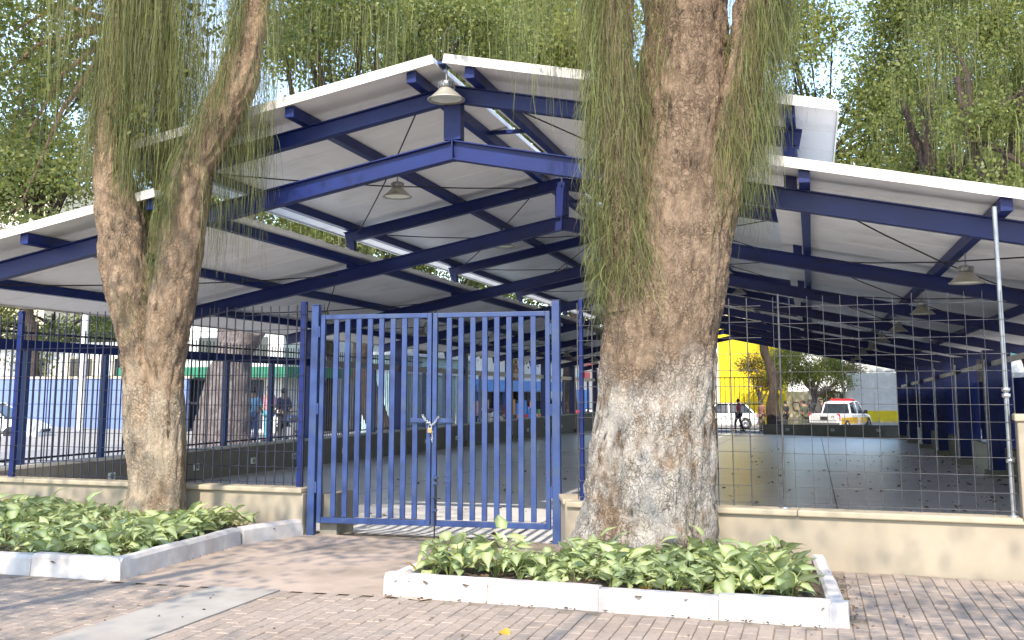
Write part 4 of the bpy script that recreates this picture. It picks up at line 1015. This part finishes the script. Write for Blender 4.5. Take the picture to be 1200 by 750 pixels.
person('person in brown standing behind the far bar fence', gp(892, 61), R(-40), 1.70, solid('brown_shirt', (.22, .10, .08)), solid('tan_trousers', (.25, .17, .12)))
person('person dressed in black beside the dark leaning trunk', gp(920, 64), R(60), 1.72, solid('black_shirt', (.025, .025, .03)), solid('black_trousers', (.03, .03, .035)))
person('person in a light blue shirt and jeans behind left parapet', gp(297, 33.6), R(10), 1.72, solid('light_blue_shirt', (.22, .50, .68)), solid('jeans', (.08, .13, .28)), arms=.6)
person('person in dark navy clothes leaning by the motorcycle', gp(333, 33.5), R(60), 1.72, solid('navy_shirt', (.03, .04, .09)), solid('black_trousers', (.03, .03, .035)), arms=.5)
person('person in a pink checked shirt behind the left parapet', gp(316, 35.5), R(160), 1.80, solid('pink_check_shirt', (.60, .24, .30)), solid('teal_trousers', (.10, .35, .45)))
person('person in an orange shirt among the shop goods', gp(623, 66), R(-60), 1.7, solid('orange_shirt', (.75, .25, .10)), solid('jeans', (.08, .13, .28)))
person('person in white walking past the pruned trunk', gp(287, 37), R(-80), 1.66, solid('white_shirt', (.7, .68, .66)), solid('tan_trousers', (.25, .17, .12)), stride=.2)

# ------------------------------------------------------------------ vehicles
def wheel(parent, x, y, r, w=.2, side=1):
    A = Matrix.Rotation(R(90), 3, 'Y')
    b = MB().lathe([(r * .62, -w / 2), (r * .9, -w / 2), (r, -w / 2 + .03), (r, w / 2 - .03), (r * .9, w / 2), (r * .62, w / 2)], 22, (x, y, r), A); o = b.build('tyre', M['rubber'], parent)
    b = MB().lathe([(0, 0), (r * .18, .0), (r * .2, -.02), (r * .6, -.03), (r * .66, .0)], 22, (x + side * (w / 2 - .01), y, r), A)
    for k in range(5):
        a = k * 2 * math.pi / 5; b.beam((x + side * (w / 2), y + math.cos(a) * r * .1, r + math.sin(a) * r * .1), (x + side * (w / 2), y + math.cos(a) * r * .6, r + math.sin(a) * r * .6), .02, .06, (side, 0, 0))
    b.build('rim', M['chrome'], o)
def loft(stations, n=6, mat=None, name='body'):
    """stations along y: (y, z0, z1, half width low, half width high)"""
    vs = []
    for y, z0, z1, wl_, wh in stations:
        c = min(.08, (z1 - z0) * .25)
        ring = [(-wl_ + .03, z0), (-wl_, z0 + c), (-wl_ * .5 - wh * .5, (z0 + z1) / 2), (-wh, z1 - c), (-wh + .07, z1), (wh - .07, z1), (wh, z1 - c), (wl_ * .5 + wh * .5, (z0 + z1) / 2), (wl_, z0 + c), (wl_ - .03, z0)]
        vs += [(x, y, z) for x, z in ring]
    m_ = 10; fs = [(i * m_ + j, i * m_ + (j + 1) % m_, (i + 1) * m_ + (j + 1) % m_, (i + 1) * m_ + j) for i in range(len(stations) - 1) for j in range(m_)]
    fs += [tuple(range(m_)), tuple(range((len(stations) - 1) * m_, len(stations) * m_))]
    b = MB(); b.add(vs, fs, False); return b
def car(label, loc, rz, paint=None):
    paint = paint or M['carwhite']; t = thing('parked_car', label, 'car', loc, rz)
    loft([(-2.0, .45, .80, .70, .66), (-1.9, .28, .92, .80, .76), (-1.2, .24, .95, .84, .80), (0, .22, .93, .85, .82), (.9, .24, .92, .84, .80), (1.5, .26, .84, .82, .72), (1.9, .30, .70, .74, .62), (2.05, .36, .58, .60, .52)]).build('body', paint, t)
    loft([(-1.85, .90, 1.0, .72, .66), (-1.35, .90, 1.40, .76, .60), (-.9, .90, 1.455, .78, .60), (.1, .90, 1.45, .78, .60), (.55, .90, 1.30, .77, .62), (1.05, .88, .95, .74, .70)]).build('cabin_glass', M['glass'], t)
    loft([(-1.4, 1.385, 1.44, .60, .56), (-.9, 1.44, 1.485, .61, .57), (.1, 1.43, 1.48, .61, .57), (.4, 1.36, 1.40, .61, .57)]).build('roof', paint, t)
    b = MB()
    for s in (-1, 1):
        for a, c_ in (((s * .77, .98, .93), (s * .60, .35, 1.40)), ((s * .785, -.35, .92), (s * .61, -.35, 1.45)), ((s * .75, -1.78, .93), (s * .60, -1.3, 1.42))): b.beam(a, c_, .06, .05, (s, 0, .3))
    b.build('pillars', paint, t)
    for s in (-1, 1):
        for y in (-1.28, 1.28):
            MB().lathe([(.36, -.005), (.36, .005), (.0, .005)], 20, (s * .825, y, .31), Matrix.Rotation(R(90), 3, 'Y')).build('wheel_arch', M['rubber'], t)
            wheel(t, s * .76, y, .30, .19, s)
        put('headlight', bevelled(MB().box((s * .60, 1.80, .62), (.26, .25, .15)), 'headlight', M['lamp_in'], .03), t)
        put('taillight', bevelled(MB().box((s * .66, -1.93, .78), (.18, .10, .22)), 'taillight', M['redlens'], .02), t)
        put('wing_mirror', bevelled(MB().box((s * .92, .72, .98), (.18, .10, .13)), 'wing_mirror', paint, .03), t)
        MB().box((s * .845, -.1, .74), (.02, .16, .03)).build('door_handle', M['chrome'], t)
    put('front_bumper', bevelled(MB().box((0, 1.98, .40), (1.30, .16, .18)), 'front_bumper', paint, .04), t)
    MB().box((0, 2.03, .52), (.7, .05, .08)).build('grille', M['rubber'], t)
    return t
p = D(0, 459, 37); p.z = hz(p.x, p.y) - .25
p = D(-16, 459, 36.5); p.z = -.24
car('white car parked before the blue wall at the left edge', p, R(-74))
c = gp(846, 65); car('white car parked behind the far bar fence', c, R(95))
c = gp(650, 84); car('silver blue car beyond the blue awning shop', c, R(10), solid('silver_paint', (.35, .42, .5), .3))
# pickup with red light bar
pk = gp(986, 64.5)
t = thing('pickup_truck', 'white and yellow patrol pickup seen from behind with red light bar', 'pickup', pk, R(-24))
loft([(-2.6, .55, 1.0, .88, .88), (-2.5, .42, 1.06, .92, .91), (-1.3, .40, 1.07, .93, .92), (.0, .40, 1.05, .93, .92), (1.4, .42, 1.04, .92, .88), (2.2, .45, .96, .88, .80), (2.45, .5, .8, .75, .7)]).build('body', M['carwhite'], t)
loft([(-.95, 1.02, 1.10, .84, .80), (-.75, 1.02, 1.66, .85, .68), (-.2, 1.02, 1.74, .86, .70), (.6, 1.02, 1.72, .86, .70), (1.25, 1.0, 1.12, .84, .78)]).build('cabin_glass', M['glass'], t)
loft([(-.85, 1.63, 1.73, .71, .66), (-.2, 1.70, 1.78, .72, .68), (.6, 1.69, 1.77, .72, .68), (.8, 1.60, 1.66, .72, .68)]).build('roof', M['carwhite'], t)
b = MB()
for s in (-1, 1):
    for a, c_ in (((s * .85, 1.2, 1.04), (s * .70, .7, 1.66)), ((s * .87, .1, 1.04), (s * .71, .1, 1.72)), ((s * .85, -.88, 1.06), (s * .70, -.75, 1.68))): b.beam(a, c_, .09, .06, (s, 0, .3))
b.build('pillars', M['carwhite'], t)
put('light_bar', bevelled(MB().box((0, .1, 1.84), (1.35, .34, .13)), 'light_bar', M['redlens'], .03), t)
put('tailgate', bevelled(MB().box((0, -2.57, .80), (1.46, .06, .46)), 'tailgate', M['carwhite'], .02), t)
MB().box((0, -2.61, .82), (.46, .02, .19)).build('licence_plate', M['rubber'], t)
MB().box((0, -2.62, .52), (1.78, .10, .12)).build('rear_bumper', solid('dark_bumper', (.08, .08, .08)), t)
for s in (-1, 1):
    put('taillight', bevelled(MB().box((s * .83, -2.53, .90), (.17, .12, .34)), 'taillight', M['redlens'], .02), t)
    MB().box((s * .932, -1.2, .68), (.012, 2.4, .34)).build('side_stripe', M['caryellow'], t)
    MB().box((s * .932, .9, .68), (.012, 1.1, .30)).build('side_stripe', M['caryellow'], t)
    put('wing_mirror', bevelled(MB().box((s * 1.02, .95, 1.15), (.22, .12, .2)), 'wing_mirror', M['rubber'], .03), t)
    for y in (-1.6, 1.55):
        MB().lathe([(.44, -.006), (.44, .006), (0, .006)], 20, (s * .925, y, .40), Matrix.Rotation(R(90), 3, 'Y')).build('wheel_arch', M['rubber'], t)
        wheel(t, s * .84, y, .37, .24, s)
def text(s_, size, mat, parent, loc, rot, name='lettering', depth=.004):
    cu = bpy.data.curves.new('tmp', 'FONT'); cu.body = s_; cu.size = size; cu.extrude = depth; cu.align_x = 'CENTER'; cu.align_y = 'CENTER'; cu.resolution_u = 2
    o = bpy.data.objects.new('tmp', cu); COL.objects.link(o); dg = bpy.context.evaluated_depsgraph_get()
    me = bpy.data.meshes.new_from_object(o.evaluated_get(dg), depsgraph=dg); bpy.data.objects.remove(o); me.name = name; me.materials.clear(); me.materials.append(mat)
    return put(name, me, parent, loc, rot)
text('PE', .2, M['rubber'], t, (.52, -2.605, .90), (R(90), 0, 0))
def motorbike(label, loc, rz, col):
    t = thing('motorbike', label, 'motorbike', loc, rz); A = Matrix.Rotation(R(90), 3, 'Y')
    for y in (-.65, .65):
        b = MB(); pts = [(0, y + .29 * math.cos(a), .30 + .29 * math.sin(a)) for a in np.linspace(0, 2 * math.pi, 21)]; b.tube(pts, .05, 8, cap=False); o = b.build('tyre', M['rubber'], t)
        MB().lathe([(.24, -.02), (.05, -.03), (.05, .03), (.24, .02)], 16, (0, y, .30), A).build('rim', M['chrome'], o)
    b = MB(); b.tube([(0, .65, .30), (0, .50, .70), (0, .42, .98)], .03, 8); b.tube([(-.34, .34, 1.02), (-.1, .45, 1.0), (.1, .45, 1.0), (.34, .34, 1.02)], .018, 8)
    b.tube([(0, .42, .8), (0, .1, .45), (0, -.4, .42), (0, -.65, .30)], .035, 8); b.build('frame', M['rubber'], t)
    put('engine', bevelled(MB().box((0, .08, .42), (.26, .38, .30)), 'engine', M['chrome'], .03), t)
    put('fuel_tank', bevelled(MB().box((0, .2, .80), (.28, .48, .22)), 'fuel_tank', col, .07, 3), t)
    put('seat', bevelled(MB().box((0, -.32, .80), (.26, .66, .10)), 'seat', M['rubber'], .04, 3), t)
    put('tail', bevelled(MB().box((0, -.66, .74), (.18, .34, .12)), 'tail', col, .03), t)
    put('fender', bevelled(MB().box((0, .68, .63), (.13, .40, .05)), 'fender', col, .02), t)
    MB().lathe([(0, .09), (.09, .05), (.09, 0), (0, -.03)], 14, (0, .54, .88), Matrix.Rotation(R(-90), 3, 'X')).build('headlight', M['lamp_in'], t)
    return t
motorbike('dark blue motorcycle behind the left parapet by the standing people', gp(345, 33.2), R(60), solid('dark_blue_tank', (.03, .05, .14), .3))
motorbike('red motorcycle parked far behind the hall beyond the gate post', gp(681, 62), R(60), solid('red_tank', (.55, .03, .05), .3))
motorbike('white motorcycle parked beside the red one', gp(695, 64), R(50), M['carwhite'])
motorbike('black motorcycle parked in front of the blue awning shop', gp(575, 60), R(70), M['rubber'])

# ------------------------------------------------------------------ buildings beyond
def bb(parent, name, o, x0, x1, y0, y1, z0, z1, mat):
    return MB().box(((x0 + x1) / 2, (y0 + y1) / 2, (z0 + z1) / 2), (x1 - x0, y1 - y0, z1 - z0)).build(name, mat, parent, o)
def windows(t, o, face, pos, z, w, h, fm, axis):
    for q in pos:
        b = MB(); d = (.06, w, h) if axis == 'x' else (w, .06, h); c = (face, q, z) if axis == 'x' else (q, face, z)
        fo = MB().box(c, tuple(x + (.14 if i != (0 if axis == 'x' else 1) else 0) for i, x in enumerate(d))).build('window', fm, t, o)
        sgn = (1 if axis == 'x' else -1) * .02; c2 = (face + sgn, q, z) if axis == 'x' else (q, face + sgn, z)
        MB().box(c2, d).build('pane', M['glass'], fo, o)
wb = solid('blue_wall_paint', (.17, .24, .46)); white = solid('white_plaster', (.74, .72, .68)); cream = solid('cream_plaster', (.70, .60, .42))
dk = solid('dark_shopfront', (.035, .04, .06)); teal = solid('teal_shutter', (.25, .36, .35)); tealb = solid('pale_teal', (.52, .70, .66)); green = solid('green_awning', (.02, .20, .11))
bluea = solid('blue_awning', (.07, .26, .68)); redp = solid('red_sign', (.65, .06, .05)); yel = solid('yellow_facade', (.88, .66, .02)); grey = solid('grey_wall', (.46, .46, .47)); pink = solid('pink_sign', (.62, .34, .36))
def place(label, name, cat, o, group=None): return thing(name, label, cat, o)
o = (-29, 38, 0); t = place('long blue painted street wall behind the white car', 'street_wall', 'wall', o)
for i in range(8): bb(t, 'wall_panel', o, -37.5 + i * 1.75, -37.5 + (i + 1) * 1.75 - .02, 38, 38.2, -.3, 2.05, wb)
bb(t, 'coping', o, -37.5, -23.4, 37.95, 38.25, 2.05, 2.15, cream)
o = (-34, 47, 0); t = place('pale two storey house behind the blue wall', 'house', 'building', o)
bb(t, 'wall', o, -40, -29, 44, 50, -.4, 3.6, white); bb(t, 'roof', o, -40.3, -28.7, 43.7, 50.3, 3.6, 3.8, grey); windows(t, o, 43.98, (-38, -35.4, -32.8, -30.4), 2.5, 1.2, 1.1, cream, 'y')
o = (-27, 41, 0); t = place('white pole beside the blue wall', 'utility_pole', 'pole', (D(95, 459, 42).x, D(95, 459, 42).y, 0)); MB().tube([(0, 0, -.3), (0, 0, 6.5)], [.16, .11], 12).build('pole', white, t); MB().box((0, 0, 6.2), (1.5, .1, .1)).build('cross_arm', grey, t)
o = (-58, 70, 0); t = place('tall cream stepped building at upper left above the roof', 'tower_block', 'building', o)
bb(t, 'wall', o, -66, -55.5, 67, 78, -1, 13.5, cream); bb(t, 'upper_storey', o, -62, -53.6, 67.3, 77, -1, 17.2, cream); bb(t, 'parapet', o, -66.2, -55.4, 66.8, 78.2, 13.5, 14.0, white); windows(t, o, 66.98, (-64, -60, -57), 11.5, 1.6, 1.5, white, 'y')
o = (-21.5, 42, 0); t = place('white shop with green awning behind the people at left', 'shop', 'building', o)
bb(t, 'wall', o, -27, -20.2, 39.5, 46, -.3, 4.2, white); bb(t, 'awning', o, -27, -19.4, 38.4, 39.5, 2.1, 2.5, green); bb(t, 'awning', o, -20.2, -19.2, 39.5, 43, 2.1, 2.5, green)
bb(t, 'shopfront', o, -26.2, -21, 39.44, 39.5, .1, 2.0, dk); bb(t, 'display', o, -25.4, -24.2, 39.36, 39.44, .5, 1.6, pink); bb(t, 'display', o, -23.4, -22.2, 39.36, 39.44, .4, 1.5, white); windows(t, o, 39.48, (-25.5, -23.4, -21.4), 3.3, 1.1, .8, grey, 'y')
o = (-20, 46.5, 0); t = place('dark shop with white lettering on grey fascia behind the gate', 'shop', 'building', o)
bb(t, 'wall', o, -27, -19.9, 46.05, 53, -.4, 4.3, white); bb(t, 'shopfront', o, -19.9, -19.8, 46.2, 52.8, -.2, 2.2, solid('navy_shutter', (.03, .035, .075))); bb(t, 'sign_board', o, -19.9, -19.76, 46.2, 52.8, 2.65, 3.35, solid('grey_sign', (.17, .17, .17))); bb(t, 'pink_band', o, -19.9, -19.74, 46.2, 52.8, 2.2, 2.62, pink)
bb(t, 'pilaster', o, -19.9, -19.70, 45.9, 46.6, -.4, 4.2, solid('grey_sign', (.17, .17, .17)))
text('PE: CROI', .62, white, t, (-19.745 + 20, 49.3 - 46.5, 3.0), (R(90), 0, R(90)))
for i, ch_ in enumerate('-C33'): text(ch_, .42, white, t, (-19.69 + 20, 46.25 - 46.5, 1.7 - i * .48), (R(90), 0, R(90)))
bb(t, 'green_sign', o, -19.9, -19.6, 45.3, 45.9, 2.3, 2.9, solid('bright_green', (.03, .45, .18)))
ty = (41.0, 51.5); o = (-16.2, 46, 0); t = place('grey green kiosk with roller shutters behind the left parapet', 'kiosk', 'building', o)
bb(t, 'wall', o, -17.4, -16, ty[0], ty[1], -.3, 3.0, teal); bb(t, 'fascia_board', o, -17.4, -15.9, ty[0] - .05, ty[1] + .05, 2.25, 2.45, grey); bb(t, 'roof', o, -17.6, -15.8, ty[0] - .2, ty[1] + .2, 3.0, 3.12, grey)
for i in range(7):
    y = ty[0] + .1 + i * 1.48; bb(t, 'mullion', o, -16, -15.93, y, y + .12, -.3, 2.25, tealb if i % 3 == 0 else grey)
    sh = MB()
    for k in range(12): sh.box((-15.985, y + .8, .0 + k * .18), (.03, 1.3, .15))
    sh.build('roller_shutter', teal, t, o)
bb(t, 'edge_panel', o, -17.4, -15.95, ty[0] - .12, ty[0] + .0, -.3, 2.25, tealb)
o = (-20.5, 72, 0); t = place('white shop row with long blue awning seen through the gate', 'shop', 'building', o)
bb(t, 'wall', o, -27, -20.5, 60, 88, -.6, 4.6, white); bb(t, 'awning', o, -20.5, -18.6, 60.5, 87, 1.9, 2.25, bluea); bb(t, 'awning_valance', o, -18.62, -18.55, 60.5, 87, 1.55, 1.95, bluea)
rr = random.Random(4); pal = [redp, pink, solid('orange_goods', (.70, .28, .06)), bluea, white, solid('green_goods', (.10, .35, .12)), dk, cream, solid('violet_goods', (.35, .15, .40))]
for i in range(20): y = 60.8 + i * 1.3; bb(t, 'doorway', o, -20.5, -20.42, y, y + 1.0, -.5, 1.5, rr.choice([dk, grey, dk, bluea]))
for i in range(26):
    ci = rr.randrange(9); cname = ['red', 'pink', 'orange', 'blue', 'white', 'green', 'black', 'cream', 'violet'][ci]; y = 60.6 + i * 1.0; h = rr.uniform(.3, 1.0); z = hz(-19, y)
    tt = thing('goods_crate', '%s shop goods on a crate under the %s end of the blue awning' % (cname, 'near' if i < 9 else ('middle' if i < 18 else 'far')), 'goods', (-19.4, y, z), rr.uniform(-.2, .2), 'shop goods under the blue awning')
    MB().box((0, 0, .2), (.6, .7, .4)).build('crate', rr.choice(pal), tt); MB().box((0, 0, .4 + h / 2), (.5, .55, h)).build('goods', pal[ci], tt)
o = (-20.5, 104, 0); t = place('cream shop with blue doors and red signs far beyond the gate post', 'shop', 'building', o)
bb(t, 'wall', o, -27, -20, 92, 125, -1, 5.6, solid('pale_cream', (.78, .68, .55)))
for i in range(7): y = 93.5 + i * 4.4; bb(t, 'door', o, -20, -19.9, y, y + 2.2, -1, 1.7, bluea); bb(t, 'sign_panel', o, -20, -19.85, y, y + 2.4, 2.5, 3.3, redp if i % 2 else tealb); 
bb(t, 'ledge', o, -20, -19.6, 92, 125, 3.9, 4.1, redp)
o = (-8, 135, 0); t = place('pale block closing the far end of the street', 'building', 'building', o)
bb(t, 'wall', o, -34, -14, 134, 140, -1.5, 7.0, white); windows(t, o, 133.97, (-30, -26, -22, -18), 4.2, 1.6, 1.6, grey, 'y')
# far end across the street
o = (-5, 86, 0); t = place('tall bright yellow building beyond the far bar fence', 'building', 'building', o)
bb(t, 'wall', o, -6.6, -1.9, 82, 92, -1, 8.5, yel)
for i in range(14): bb(t, 'cladding_rib', o, -6.55 + i * .335, -6.5 + i * .335, 81.96, 82, -1, 8.5, yel)
o = (-9, 88, 0); t = place('white building left of the yellow one', 'building', 'building', o)
bb(t, 'wall', o, -13.5, -6.65, 83, 92, -1, 7.5, white); bb(t, 'door', o, -8.2, -7.0, 82.9, 83, -.9, 1.6, grey)
o = (1, 84, 0); t = place('low cream wall with pink graffiti behind the pickup', 'street_wall', 'wall', o)
bb(t, 'wall', o, -1.85, 3.6, 84, 84.25, -1, 1.55, cream); gm_ = solid('graffiti_pink', (.60, .22, .25)); gd = solid('graffiti_dark', (.22, .12, .14))
for i in range(9):
    cx = -1.2 + i * .52; pts = [(cx + .24 * math.cos(a) * (1 + .3 * math.sin(3 * a + i)), 83.985, .45 + .42 * math.sin(a) * (1 + .25 * math.cos(2 * a + i))) for a in np.linspace(0, 5.2, 12)]
    MB().tube(pts, .045, 5).build('graffiti_stroke', gm_ if i % 2 else gd, t, o)
o = (9, 76, 0); t = place('long grey white wall with yellow stripe right of the pickup', 'street_wall', 'wall', o)
for i in range(9): bb(t, 'wall_panel', o, 2.2 + i * 1.7, 2.2 + (i + 1) * 1.7 - .03, 76, 76.2, -1, 2.75, solid('pale_grey_wall', (.74, .73, .73)))
bb(t, 'painted_stripe', o, 2.2, 17.5, 75.97, 76, -.45, .3, yel); bb(t, 'plinth', o, 2.2, 17.5, 75.9, 76, -1.2, -.45, grey)
for i in range(5): bb(t, 'buttress', o, 2.3 + i * 3.2, 2.6 + i * 3.2, 75.8, 76, -1.2, 2.6, cream if i % 2 else white)
o = (9, 92, 0); t = place('white warehouse with teal roof edge above the grey wall', 'warehouse', 'building', o)
bb(t, 'wall', o, 3.0, 24, 86, 98, -1, 4.5, white); bb(t, 'roof', o, 4.6, 24.4, 85.6, 98.4, 4.2, 4.9, solid('teal_roof', (.10, .45, .42)))
o = (0, 118, 0); t = place('white apartment block behind the green street tree', 'building', 'building', o)
bb(t, 'wall', o, -12, 30, 112, 122, -1.5, 8.5, white); windows(t, o, 111.97, (-6, -2, 2, 6, 10), 5.4, 1.8, 1.5, grey, 'y')
o = (24, 40, 0); t = place('plain white neighbouring building right of the hall', 'building', 'building', o)
bb(t, 'wall', o, 13, 24, 14, 75, -1.5, 3.6, white); windows(t, o, 12.98, (20, 28, 36, 44, 52), 1.8, 1.6, 1.4, grey, 'x')
